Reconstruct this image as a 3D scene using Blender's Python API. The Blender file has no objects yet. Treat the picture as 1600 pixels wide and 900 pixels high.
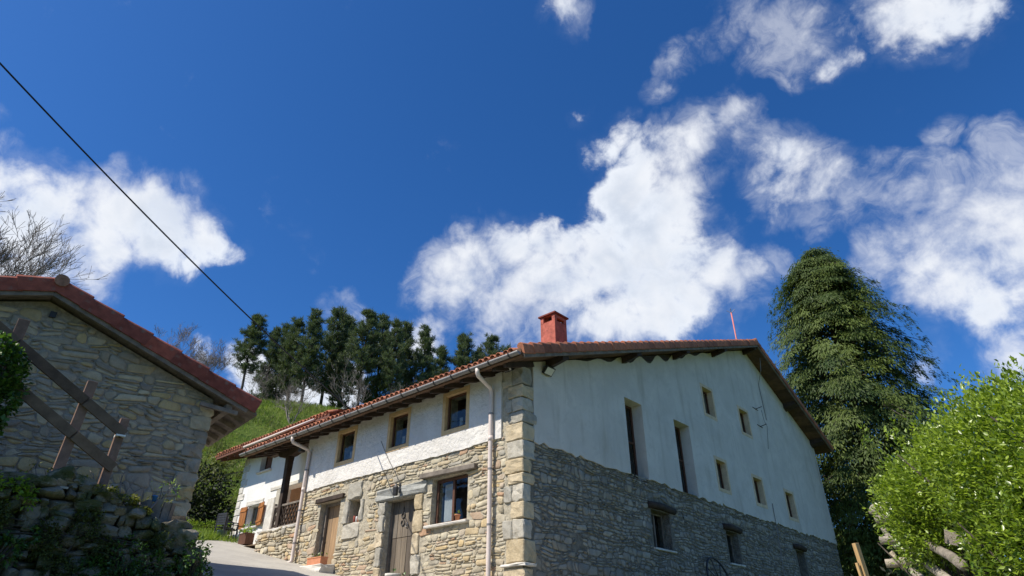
import bpy, bmesh, math, random
import numpy as np
from mathutils import Vector, Matrix
R = math.radians
SC = bpy.context.scene
COL = SC.collection
rng = np.random.default_rng(7)
rnd = random.Random(11)

# ------------------------------------------------------------------ camera
cam_d = bpy.data.cameras.new('camera'); cam = bpy.data.objects.new('camera', cam_d); COL.objects.link(cam)
cam.location = (0, 0, 0)                       # eye level is z = 0; the ground under the photographer is at -1.6
cam.rotation_euler = (R(90 + 30.2), 0, 0)
cam_d.sensor_width = 36; cam_d.lens = 22.0
cam_d.clip_start = .05; cam_d.clip_end = 3000
SC.camera = cam

# ------------------------------------------------------------------ light, sky, exposure
SUN_AZ, SUN_EL = -116, 50
SKY_STRENGTH = .085
SC.view_settings.view_transform = 'Standard'; SC.view_settings.look = 'None'
SC.view_settings.exposure = 0.4; SC.view_settings.gamma = 1
sd = bpy.data.lights.new('sun', 'SUN'); sd.energy = 4.8; sd.angle = R(.5); sd.color = (1, .93, .82)
so = bpy.data.objects.new('sun', sd); COL.objects.link(so); so.location = (-40, -20, 60)
sv = Vector((math.sin(R(SUN_AZ)) * math.cos(R(SUN_EL)), math.cos(R(SUN_AZ)) * math.cos(R(SUN_EL)), math.sin(R(SUN_EL))))
so.rotation_euler = sv.to_track_quat('Z', 'Y').to_euler()


class NT:
    """small wrapper for building node trees"""
    def __init__(s, tree): s.t = tree; s.n = tree.nodes; s.l = tree.links
    def add(s, typ, **kw):
        nd = s.n.new(typ)
        for k, v in kw.items(): setattr(nd, k, v)
        return nd
    def put(s, sock, v):
        if hasattr(v, 'is_output') or isinstance(v, bpy.types.NodeSocket): s.l.new(v, sock)
        else: sock.default_value = v
    def math(s, op, a, b=0.0, c=0.0, clamp=False):
        nd = s.add('ShaderNodeMath', operation=op, use_clamp=clamp)
        s.put(nd.inputs[0], a); s.put(nd.inputs[1], b); s.put(nd.inputs[2], c)
        return nd.outputs[0]
    def vmath(s, op, a, b=(0, 0, 0), scale=None):
        nd = s.add('ShaderNodeVectorMath', operation=op)
        s.put(nd.inputs[0], a); s.put(nd.inputs[1], b)
        if scale is not None: s.put(nd.inputs['Scale'], scale)
        return nd.outputs['Value'] if op in ('DOT_PRODUCT', 'LENGTH') else nd.outputs[0]
    def noise(s, vec, scale, detail=4, rough=.55, dist=0.0):
        nd = s.add('ShaderNodeTexNoise'); s.put(nd.inputs['Vector'], vec)
        nd.inputs['Scale'].default_value = scale; nd.inputs['Detail'].default_value = detail
        nd.inputs['Roughness'].default_value = rough; nd.inputs['Distortion'].default_value = dist
        return nd.outputs['Fac']
    def noisec(s, vec, scale, detail=4):
        nd = s.add('ShaderNodeTexNoise'); s.put(nd.inputs['Vector'], vec)
        nd.inputs['Scale'].default_value = scale; nd.inputs['Detail'].default_value = detail
        return nd.outputs['Color']
    def map(s, v, a, b, c=0.0, d=1.0, smooth=True):
        nd = s.add('ShaderNodeMapRange', interpolation_type='SMOOTHSTEP' if smooth else 'LINEAR')
        s.put(nd.inputs[0], v)
        for i, x in enumerate((a, b, c, d)): s.put(nd.inputs[i + 1], x)
        return nd.outputs[0]
    def mix(s, f, a, b, blend='MIX'):
        nd = s.add('ShaderNodeMix', data_type='RGBA', blend_type=blend)
        s.put(nd.inputs[0], f)
        for sock, v in ((nd.inputs[6], a), (nd.inputs[7], b)):
            s.put(sock, (*v, 1) if isinstance(v, tuple) and len(v) == 3 else v)
        return nd.outputs[2]
    def ramp(s, f, cols, interp='LINEAR'):
        nd = s.add('ShaderNodeValToRGB'); cr = nd.color_ramp; cr.interpolation = interp
        s.put(nd.inputs[0], f)
        while len(cr.elements) < len(cols): cr.elements.new(.5)
        for e, (p, c) in zip(cr.elements, cols): e.position = p; e.color = (*c, 1)
        return nd.outputs[0]
    def bump(s, h, strength, dist=.02, prev=None):
        nd = s.add('ShaderNodeBump'); nd.inputs['Strength'].default_value = strength; nd.inputs['Distance'].default_value = dist
        s.put(nd.inputs['Height'], h)
        if prev is not None: s.l.new(prev, nd.inputs['Normal'])
        return nd.outputs[0]


def make_world():
    w = bpy.data.worlds.new('World'); SC.world = w; w.use_nodes = True
    t = NT(w.node_tree); bg = t.n['Background']; bg.inputs[1].default_value = SKY_STRENGTH
    sky = t.add('ShaderNodeTexSky', sky_type='NISHITA', sun_disc=False)
    sky.sun_elevation = R(SUN_EL); sky.sun_rotation = R(SUN_AZ)
    sky.altitude = 400; sky.air_density = 1.0; sky.dust_density = .8; sky.ozone_density = 4.0
    hs = t.add('ShaderNodeHueSaturation'); hs.inputs['Saturation'].default_value = 1.12; hs.inputs['Value'].default_value = 1.0
    t.l.new(t.mix(1.0, sky.outputs[0], (.74, .95, 1.27), 'MULTIPLY'), hs.inputs['Color'])
    d = t.add('ShaderNodeTexCoord').outputs['Generated']
    # cumulus: round puffs (azimuth, elevation, angular radius in degrees) joined and broken up by noise
    warp = t.vmath('SUBTRACT', t.noisec(d, 5.5, 5), (.5, .5, .5))
    dw = t.vmath('NORMALIZE', t.vmath('ADD', d, t.vmath('SCALE', warp, scale=.15)))
    # the same kind of scattered cloud in the rest of the sky
    front = (math.cos(R(30)) * math.sin(R(3)), math.cos(R(30)) * math.cos(R(3)), math.sin(R(30)))
    rest = t.map(t.vmath('DOT_PRODUCT', d, front), math.cos(R(50)), math.cos(R(60)), 0, 1)
    acc = t.math('MULTIPLY_ADD', t.math('SUBTRACT', t.noise(d, 2.3, 3), .60), 6.0, t.math('MULTIPLY_ADD', rest, 2.0, -2.0))
    for az, el, rad in CLOUDS:
        rad *= 1.22
        c = (math.sin(R(az)) * math.cos(R(el)), math.cos(R(az)) * math.cos(R(el)), math.sin(R(el)))
        k = 1 / (1 - math.cos(R(rad)))
        wgt = max(.12, min(1, (rad - .4) / 2.6))    # small puffs stay thin
        acc = t.math('MAXIMUM', acc, t.math('MULTIPLY_ADD', t.vmath('DOT_PRODUCT', dw, c), k * wgt, (1 - k) * wgt))
    acc = t.math('MAXIMUM', acc, -1.0)
    n1 = t.noise(d, 8, 6, .6, .35); n2 = t.noise(d, 24, 5, .62, .3); n3 = t.noise(d, 3.7, 2)
    den = t.math('MULTIPLY_ADD', acc, .80, -.12)
    den = t.math('MULTIPLY_ADD', t.math('SUBTRACT', n1, .5), 2.2, den)
    den = t.math('MULTIPLY_ADD', t.math('SUBTRACT', n2, .5), 1.25, den)
    lo = t.math('MAXIMUM', t.math('MULTIPLY_ADD', n3, 3.2, -.85), .42)
    alpha = t.math('MULTIPLY', t.math('POWER', t.map(den, -.22, lo, 0, 1), 1.15), .97)
    veil = t.math('MULTIPLY', t.math('MULTIPLY', t.map(den, -.6, .25, 0, 1), t.map(n3, .42, .64, .04, .42)), t.map(t.noise(dw, 15, 6, .65, .8), .34, .68, .05, 1))
    alpha = t.math('MAXIMUM', alpha, veil)
    # thick parts are a little greyer, edges towards the sun are brighter
    sunward = tuple(x * .035 for x in sv)
    n1s = t.noise(t.vmath('ADD', d, sunward), 8, 3, .55, .35)
    lit = t.map(t.math('ADD', t.math('SUBTRACT', n1, n1s), t.math('SUBTRACT', n3, .5)), -.2, .17, 0, 1)
    body = t.map(den, .2, 1.1, 0, 1)
    shade = t.mix(t.math('MULTIPLY', body, .9), (.84, .89, .97), (.56, .63, .75))
    col = t.mix(t.math('MULTIPLY_ADD', lit, .85, .0), shade, (.90, .92, .96))
    col = t.vmath('SCALE', col, scale=CLOUD_GAIN / SKY_STRENGTH)
    out = t.mix(alpha, hs.outputs[0], col)
    t.l.new(out, bg.inputs[0])
CLOUD_GAIN = .80
CLOUDS = [(-45.8,30.4,1.84),(-43.5,30.4,2.21),(-40.8,30.7,2.57),(-37.9,31.2,2.68),(-35.0,31.9,2.79),(-31.9,30.9,2.38),(-30.2,30.8,1.51),(-32.8,28.5,1.95),(-31.3,27.2,1.08),(-35.9,29.2,2.12),(-40.2,28.0,2.43),(-42.9,28.0,2.33),(-44.8,28.3,1.85),(-45.7,32.7,0.9),(-44.7,32.1,0.83),(-39.6,25.2,1.75),(-41.9,25.4,2.12),(-38.5,24.2,1.06),(-43.2,24.4,2.06),(-9.3,29.3,2.08),(-6.7,30.0,2.79),(-3.4,30.4,3.39),(0.7,30.8,3.86),(4.8,31.3,4.36),(9.5,31.0,4.87),(14.1,30.6,5.04),(18.5,29.8,4.37),(21.6,29.6,3.11),(-1.3,27.9,3.21),(3.9,27.2,3.48),(9.8,26.6,3.42),(15.5,27.0,3.05),(1.4,34.6,2.1),(4.6,34.9,2.09),(7.4,34.1,2.31),(14.1,35.2,3.48),(13.9,38.1,2.8),(17.1,36.5,3.04),(11.5,41.7,1.9),(13.4,42.4,1.88),(14.9,40.2,2.32),(18.6,40.5,2.27),(21.7,41.6,1.9),(24.6,41.6,1.76),(25.3,39.5,1.56),(9.6,41.9,1.12),(25.3,30.0,1.77),(26.8,30.2,1.24),(-5.0,34.5,1.16),(12.8,25.5,1.47),(14.9,25.3,1.34),(27.2,37.1,1.95),(29.8,36.1,2.25),(32.4,34.8,2.05),(34.9,34.6,1.42),(34.9,33.0,1.8),(37.8,32.0,2.18),(39.8,30.8,2.02),(32.5,32.6,1.27),(36.2,29.3,2.03),(38.3,28.2,2.66),(40.8,27.3,3.18),(43.9,28.2,3.05),(46.1,29.2,2.76),(44.3,25.0,4.32),(36.6,26.1,2.7),(39.2,24.3,3.0),(41.5,22.1,2.85),(41.4,18.8,1.79),(35.3,28.0,1.86),(42.7,35.1,0.77),(41.4,35.1,0.52),(45.6,32.0,1.22),(47.0,32.1,1.19),(39.7,32.9,0.98),(45.3,33.4,0.66),(35.5,47.9,1.65),(32.6,47.1,1.99),(35.1,45.7,1.86),(32.9,44.6,1.72),(36.2,43.8,1.57),(30.7,46.9,1.25),(38.6,46.0,1.07),(42.7,45.3,1.79),(45.0,44.1,2.16),(47.3,43.2,1.61),(48.4,41.3,1.27),(43.3,43.2,1.19),(27.2,49.4,0.97),(24.6,48.5,0.8),(21.3,48.1,1.02),(20.3,47.5,0.83),(49.8,41.0,0.85),(29.1,50.2,1.05),(7.8,54.3,1.33),(9.4,53.3,0.92),(5.5,54.5,0.71),(-20.8,20.2,2.54),(-23.6,20.4,2.07),(-16.8,20.1,2.17),(-17.4,27.1,1.11),(-12.8,25.5,1.13),(-9.0,25.8,1.73),(34.8,19.2,0.89),(36.5,20.5,0.7),(-48.1,34.8,0.55),(-29.0,21.1,0.98),(8.4,45.1,0.66),(18.3,45.5,0.53)]
make_world()

# ------------------------------------------------------------------ materials
MATS = {}
def new_mat(name):
    m = bpy.data.materials.new(name); m.use_nodes = True; MATS[name] = m
    t = NT(m.node_tree); b = t.n['Principled BSDF']
    return m, t, b
def coords(t, sx=1, sy=1, sz=1):
    o = t.add('ShaderNodeTexCoord').outputs['Object']
    if (sx, sy, sz) != (1, 1, 1):
        mp = t.add('ShaderNodeMapping'); mp.inputs['Scale'].default_value = (sx, sy, sz); t.l.new(o, mp.inputs[0]); return mp.outputs[0]
    return o
def tone(t): return t.add('ShaderNodeAttribute', attribute_name='tone').outputs['Fac']
def orand(t): return t.add('ShaderNodeObjectInfo').outputs['Random']

def m_stone(name, cols, bump=.6, moss=None, fine=40, lich=.25):
    m, t, b = new_mat(name); c = t.vmath('ADD', t.add('ShaderNodeNewGeometry').outputs['Position'], (3.1, 1.7, 9.3)); f = tone(t)
    base = t.ramp(f, [(i / (len(cols) - 1), x) for i, x in enumerate(cols)])
    n1 = t.noise(c, 5, 6, .6); n2 = t.noise(c, fine, 5, .65)
    base = t.mix(t.map(n1, .3, .7, 0, .55), base, t.mix(1.0, base, (.55, .53, .5), 'MULTIPLY'))
    base = t.mix(t.map(n2, .35, .75, 0, .4), base, t.mix(1.0, base, (1.5, 1.45, 1.35), 'MULTIPLY'))
    n3 = t.noise(c, 14, 4, .6)
    base = t.mix(t.map(n3, .6, .72, 0, lich), base, (.42, .42, .38))
    if moss:
        g = t.noise(c, 2.3, 5, .6)
        base = t.mix(t.map(g, .44, .58, 0, .85), base, moss)
    t.l.new(base, b.inputs['Base Color']); b.inputs['Roughness'].default_value = .92; b.inputs['Specular IOR Level'].default_value = .2
    nb = t.bump(n1, bump, .05); nb = t.bump(n2, bump * .8, .015, nb); t.l.new(nb, b.inputs['Normal'])
    return m
def m_plain(name, col, rough=.7, var=.3, scale=6, bump=.2, metal=0, stretch=(1, 1, 1), spec=.3, dirt=None, use_rand=False, dist=.01):
    m, t, b = new_mat(name); c = coords(t, *stretch)
    n1 = t.noise(c, scale, 6, .6); n2 = t.noise(c, scale * 7, 4, .6)
    base = t.mix(t.map(n1, .28, .72), tuple(x * (1 - var) for x in col), tuple(min(1, x * (1 + var * .7)) for x in col))
    base = t.mix(t.map(n2, .3, .7, 0, .35), base, t.mix(1.0, base, (.72, .71, .7), 'MULTIPLY'))
    if use_rand:
        base = t.mix(1.0, base, t.ramp(t.math('FRACT', t.math('ADD', orand(t), tone(t))), [(0, (.62, .58, .56)), (.5, (1, 1, 1)), (1, (1.3, 1.2, 1.05))]), 'MULTIPLY')
    if dirt:
        dn = t.noise(c, scale * 1.7, 6, .65); base = t.mix(t.map(dn, .55, .68, 0, .75), base, dirt)
    t.l.new(base, b.inputs['Base Color']); b.inputs['Roughness'].default_value = rough; b.inputs['Metallic'].default_value = metal
    b.inputs['Specular IOR Level'].default_value = spec
    nb = t.bump(n1, bump, dist * 2); nb = t.bump(n2, bump, dist * .6, nb); t.l.new(nb, b.inputs['Normal'])
    return m
def m_plaster(name, col, rough_amt=.5, stain=(.5, .47, .42), stain_amt=.4, scale=5.0):
    m, t, b = new_mat(name); c = coords(t)
    n1 = t.noise(c, scale, 7, .62, .3); n2 = t.noise(c, 32, 5, .6); n3 = t.noise(c, .9, 5, .6, .6)
    n5 = t.noise(c, 2.6, 3, .5, 1.2); cs = coords(t, 1.6, 1.6, .22); n4 = t.noise(cs, 1.5, 6, .62)
    base = t.mix(t.map(n3, .3, .72), tuple(x * .86 for x in col), col)
    base = t.mix(t.map(n1, .5, .78, 0, .35), base, tuple(x * .74 for x in col))
    base = t.mix(t.map(n4, .50, .76, 0, stain_amt), base, stain)
    base = t.mix(t.map(n5, .57, .64, 0, stain_amt * .7), base, tuple(x * .8 for x in col))
    base = t.mix(t.map(t.noise(c, 60, 3, .7), .62, .74, 0, stain_amt * .6), base, stain)
    t.l.new(base, b.inputs['Base Color']); b.inputs['Roughness'].default_value = .95; b.inputs['Specular IOR Level'].default_value = .15
    nb = t.bump(n1, rough_amt, .06); nb = t.bump(n2, rough_amt * .7, .012, nb); t.l.new(nb, b.inputs['Normal'])
    return m
def m_leaf(name, dark, light, trans=.35, rough=.45, spec=.4):
    m, t, b = new_mat(name); f = tone(t)
    c = coords(t); n = t.noise(c, 1.3, 4)
    base = t.ramp(t.math('ADD', t.math('MULTIPLY', f, .75), t.math('MULTIPLY', n, .25)), [(0.05, dark), (.5, tuple((a + q) / 2 for a, q in zip(dark, light))), (.95, light)])
    t.l.new(base, b.inputs['Base Color']); b.inputs['Roughness'].default_value = rough; b.inputs['Specular IOR Level'].default_value = spec
    tr = t.add('ShaderNodeBsdfTranslucent'); t.l.new(t.mix(1.0, base, (1.25, 1.35, .6), 'MULTIPLY'), tr.inputs[0])
    mx = t.add('ShaderNodeMixShader'); mx.inputs[0].default_value = trans
    t.l.new(b.outputs[0], mx.inputs[1]); t.l.new(tr.outputs[0], mx.inputs[2]); t.l.new(mx.outputs[0], t.n['Material Output'].inputs[0])
    return m
def m_glass(name):
    m, t, b = new_mat(name)
    tr = t.add('ShaderNodeBsdfTransparent'); tr.inputs[0].default_value = (.75, .8, .8, 1)
    gl = t.add('ShaderNodeBsdfGlossy'); gl.inputs['Roughness'].default_value = .03
    fr = t.add('ShaderNodeLayerWeight'); fr.inputs[0].default_value = .5
    nb = t.bump(t.noise(coords(t), 2.5, 2), .06, .05); t.l.new(nb, gl.inputs['Normal'])
    mx = t.add('ShaderNodeMixShader'); t.l.new(t.math('MULTIPLY_ADD', t.math('POWER', fr.outputs['Facing'], 4.0), .8, .05), mx.inputs[0])
    t.l.new(tr.outputs[0], mx.inputs[1]); t.l.new(gl.outputs[0], mx.inputs[2]); t.l.new(mx.outputs[0], t.n['Material Output'].inputs[0])
    return m

STONE_WARM = m_stone('warm_rubble', [(.36, .32, .24), (.52, .45, .31), (.44, .38, .28), (.58, .52, .38), (.37, .345, .29), (.55, .42, .23), (.48, .44, .35), (.46, .29, .18)], .7)
STONE_GREY = m_stone('grey_rubble', [(.25, .235, .20), (.36, .335, .275), (.29, .28, .25), (.42, .39, .33), (.22, .215, .20), (.37, .32, .235)], .8, lich=.4)
STONE_BARN = m_stone('barn_rubble', [(.26, .23, .185), (.38, .335, .26), (.45, .39, .27), (.31, .28, .23), (.53, .455, .31), (.28, .255, .225), (.49, .38, .19), (.345, .305, .24)], .7, lich=.3)
STONE_OCHRE = m_stone('ochre_block', [(.48, .39, .25), (.56, .48, .35)], .8, fine=25)
STONE_BLOCK = m_stone('grey_block', [(.33, .315, .27), (.50, .465, .39)], .7, fine=30)
STONE_SLATE = m_stone('dark_lintel_stone', [(.29, .30, .285), (.38, .38, .35)], .5)
STONE_PALE = m_stone('pale_dressed_stone', [(.55, .53, .48), (.66, .63, .57)], .35, fine=60)
STONE_BANK = m_stone('garden_wall_rock', [(.15, .13, .095), (.25, .215, .16), (.20, .185, .15), (.32, .285, .22)], 1.0, moss=(.05, .065, .018), lich=.5)
MORTAR_WARM = m_plain('warm_mortar', (.47, .42, .32), .95, .3, 9, .8, spec=.1, dist=.03)
MORTAR_GREY = m_plain('grey_mortar', (.22, .205, .17), .95, .35, 7, 1.0, spec=.1, dist=.04)
MORTAR_BARN = m_plain('barn_mortar', (.33, .295, .24), .95, .3, 9, .8, spec=.1, dist=.03)
PLASTER_A = m_plaster('rough_white_plaster', (.74, .71, .66), .9, (.50, .46, .40), .35, 6)
PLASTER_B = m_plaster('smooth_white_plaster', (.665, .63, .57), .6, (.37, .335, .27), .6, 2.2)
PLASTER_W = m_plaster('clean_white_plaster', (.80, .79, .76), .2, (.6, .57, .5), .25, 4)
PEACH = m_plain('peach_plaster', (.78, .60, .45), .9, .12, 3, .2)
OCHRE = m_plain('ochre_paint', (.70, .49, .26), .85, .16, 5, .35)
OCHRE_PALE = m_plain('pale_ochre_paint', (.68, .54, .36), .85, .16, 5, .3)
TILE = m_plain('terracotta_tile', (.40, .16, .095), .85, .3, 7, .4, dirt=(.16, .12, .09), use_rand=True)
TILE_BARN = m_plain('red_verge_tile', (.28, .08, .055), .85, .3, 4, .5, dirt=(.20, .13, .10), use_rand=True)
TILE_MOSSY = m_plain('weathered_tile', (.28, .15, .10), .9, .35, 6, .6, dirt=(.10, .10, .07), use_rand=True)
WOOD_DARK = m_plain('dark_beam', (.055, .038, .028), .8, .4, 4, .5, stretch=(1, 1, 1))
WOOD_SOFFIT = m_plain('soffit_board', (.12, .075, .05), .8, .3, 5, .3, use_rand=True)
WOOD_GREY = m_plain('weathered_board', (.20, .17, .14), .85, .35, 5, .5)
WOOD_DOOR = m_plain('door_plank', (.17, .145, .115), .8, .3, 6, .5, stretch=(3, 3, .25), use_rand=True)
WOOD_TAN = m_plain('tan_door_plank', (.32, .22, .13), .75, .25, 6, .4, stretch=(3, 3, .25), use_rand=True)
WOOD_FRAME = m_plain('window_frame_wood', (.11, .05, .03), .6, .25, 6, .2)
WOOD_SHUT = m_plain('orange_shutter', (.36, .15, .05), .55, .2, 6, .2, stretch=(3, 3, .3), use_rand=True)
WOOD_BROWN = m_plain('brown_shutter', (.16, .07, .045), .6, .2, 6, .2)
WOOD_TRELLIS = m_plain('trellis_timber', (.16, .11, .075), .85, .3, 5, .5, use_rand=True)
WOOD_POST = m_plain('reddish_post', (.23, .14, .10), .8, .3, 5, .4)
WOOD_LOG = m_plain('grey_log', (.36, .325, .265), .9, .35, 7, .9, stretch=(1, 1, 1), use_rand=True, dist=.03, dirt=(.12, .14, .05))
WOOD_STAKE = m_plain('pale_stake', (.50, .33, .15), .8, .2, 5, .4, stretch=(3, 3, .3))
BARK = m_plain('bark', (.085, .07, .055), .95, .4, 8, .9, dist=.03)
BARK_PALE = m_plain('pale_twig', (.22, .19, .17), .9, .3, 8, .5)
BARK_GREY = m_plain('grey_branch', (.20, .175, .16), .9, .3, 8, .5)
METAL = m_plain('galvanised_gutter', (.25, .24, .23), .5, .15, 6, .1, metal=.35)
PIPE = m_plain('cream_downpipe', (.68, .58, .52), .5, .1, 3, .08, spec=.4)
IRON = m_plain('black_iron', (.025, .025, .027), .5, .3, 9, .3, spec=.5)
BLACK = m_plain('black_cable', (.012, .014, .02), .5, .2, 9, .1)
LAMPGLASS = m_plain('pale_lamp_glass', (.60, .60, .56), .25, .05, 3, .02, spec=.5)
RED = m_plain('red_chimney_paint', (.43, .12, .085), .9, .34, 4, .8, dirt=(.17, .06, .05))
RED_DARK = m_plain('dark_red_slab', (.20, .05, .04), .8, .2, 7, .3)
CURTAIN = m_plain('net_curtain', (.62, .62, .62), .9, .1, 3, .1)
ROOM_DARK = m_plain('unlit_room_dark', (.05, .042, .045), .9, .2, 3, .1)  # near-black colour standing in for unlit rooms
TERRA = m_plain('terracotta_pot', (.55, .23, .12), .8, .15, 9, .2)
SOIL = m_plain('dark_soil', (.055, .045, .03), .98, .4, 9, 1.0, dist=.04, dirt=(.03, .05, .015))
WHITE_P = m_plain('white_plastic', (.75, .75, .73), .4, .05, 3, .05)
BLUE_P = m_plain('blue_plastic', (.05, .17, .42), .4, .1, 3, .05)
BUCKET = m_plain('grey_green_plastic', (.16, .22, .19), .5, .1, 3, .05)
PINK_P = m_plain('red_white_pole', (.62, .20, .17), .5, .1, 3, .05)
GLASS = m_glass('window_glass')
LEAF_PINE = m_leaf('pine_needles', (.045, .07, .045), (.16, .20, .10), .25, .6, .2)
LEAF_CYP = m_leaf('cypress_foliage', (.014, .038, .010), (.14, .185, .036), .25, .6, .25)
LEAF_HEDGE = m_leaf('laurel_leaf', (.035, .09, .010), (.33, .43, .04), .33, .32, .5)
LEAF_IVY = m_leaf('ivy_leaf', (.018, .05, .010), (.10, .19, .03), .25, .35, .45)
LEAF_BUSH = m_leaf('bramble_shade_leaf', (.005, .009, .004), (.02, .032, .010), .15, .6, .25)  # leaf colour blackened to carry the thicket's shade
LEAF_SHRUB = m_leaf('pale_shrub', (.07, .085, .022), (.23, .24, .075), .3, .6, .3)
LEAF_GRASS = m_leaf('grass_blade', (.10, .17, .022), (.27, .35, .06), .35, .6, .25)
LEAF_MOSS = m_leaf('creeper_leaf', (.03, .045, .012), (.13, .15, .04), .2, .7, .2)
LEAF_LIME = m_leaf('lime_leaf', (.10, .19, .015), (.30, .42, .05), .35, .4, .4)
LEAF_GOLD = m_leaf('yellow_moss_leaf', (.09, .10, .015), (.26, .26, .05), .3, .6, .2)

def m_ground():
    m, t, b = new_mat('hill_grass'); c = coords(t)
    n1 = t.noise(c, .25, 6, .6); n2 = t.noise(c, 2.2, 6, .65); n3 = t.noise(c, 14, 5, .7)
    base = t.mix(t.map(n1, .3, .7), (.07, .12, .022), (.14, .185, .035))
    base = t.mix(t.map(n2, .45, .75, 0, .6), base, (.21, .22, .055))
    base = t.mix(t.map(n3, .4, .7, 0, .5), base, (.03, .05, .01))
    t.l.new(base, b.inputs['Base Color']); b.inputs['Roughness'].default_value = .95; b.inputs['Specular IOR Level'].default_value = .1
    nb = t.bump(n2, .9, .25); nb = t.bump(n3, .9, .08, nb); t.l.new(nb, b.inputs['Normal'])
    return m
GRASS = m_ground()
def m_road():
    m, t, b = new_mat('worn_concrete'); c = coords(t)
    n1 = t.noise(c, .8, 6, .6); n2 = t.noise(c, 6, 6, .65); n3 = t.noise(c, 60, 4, .7)
    base = t.mix(t.map(n1, .3, .7), (.34, .32, .285), (.46, .435, .38))
    base = t.mix(t.map(n2, .5, .75, 0, .5), base, (.26, .24, .20))
    base = t.mix(t.map(n3, .4, .7, 0, .4), base, (.54, .51, .45))
    t.l.new(base, b.inputs['Base Color']); b.inputs['Roughness'].default_value = .95; b.inputs['Specular IOR Level'].default_value = .15
    nb = t.bump(n2, .5, .03); nb = t.bump(n3, .6, .01, nb); t.l.new(nb, b.inputs['Normal'])
    return m
ROAD = m_road()

# ------------------------------------------------------------------ helpers
def tag(o, label, cat, group=None):
    o['label'] = label; o['category'] = cat
    if group: o['group'] = group
    return o
def structure(o): o['kind'] = 'structure'; return o
def stuff(o): o['kind'] = 'stuff'; return o
def thing(name, label, cat, loc=(0, 0, 0), rz=0.0, group=None):
    o = bpy.data.objects.new(name, None); COL.objects.link(o); o.location = loc; o.rotation_euler = (0, 0, rz)
    o.empty_display_size = .2
    return tag(o, label, cat, group)
def link(name, me, parent=None, loc=(0, 0, 0), rot=(0, 0, 0)):
    o = bpy.data.objects.new(name, me); COL.objects.link(o); o.location = loc; o.rotation_euler = rot
    if parent is not None: o.parent = parent
    return o
def copy_tree(o, parent=None):
    c = o.copy(); COL.objects.link(c)
    if parent is not None: c.parent = parent
    for ch in o.children: copy_tree(ch, c)
    return c

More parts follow.
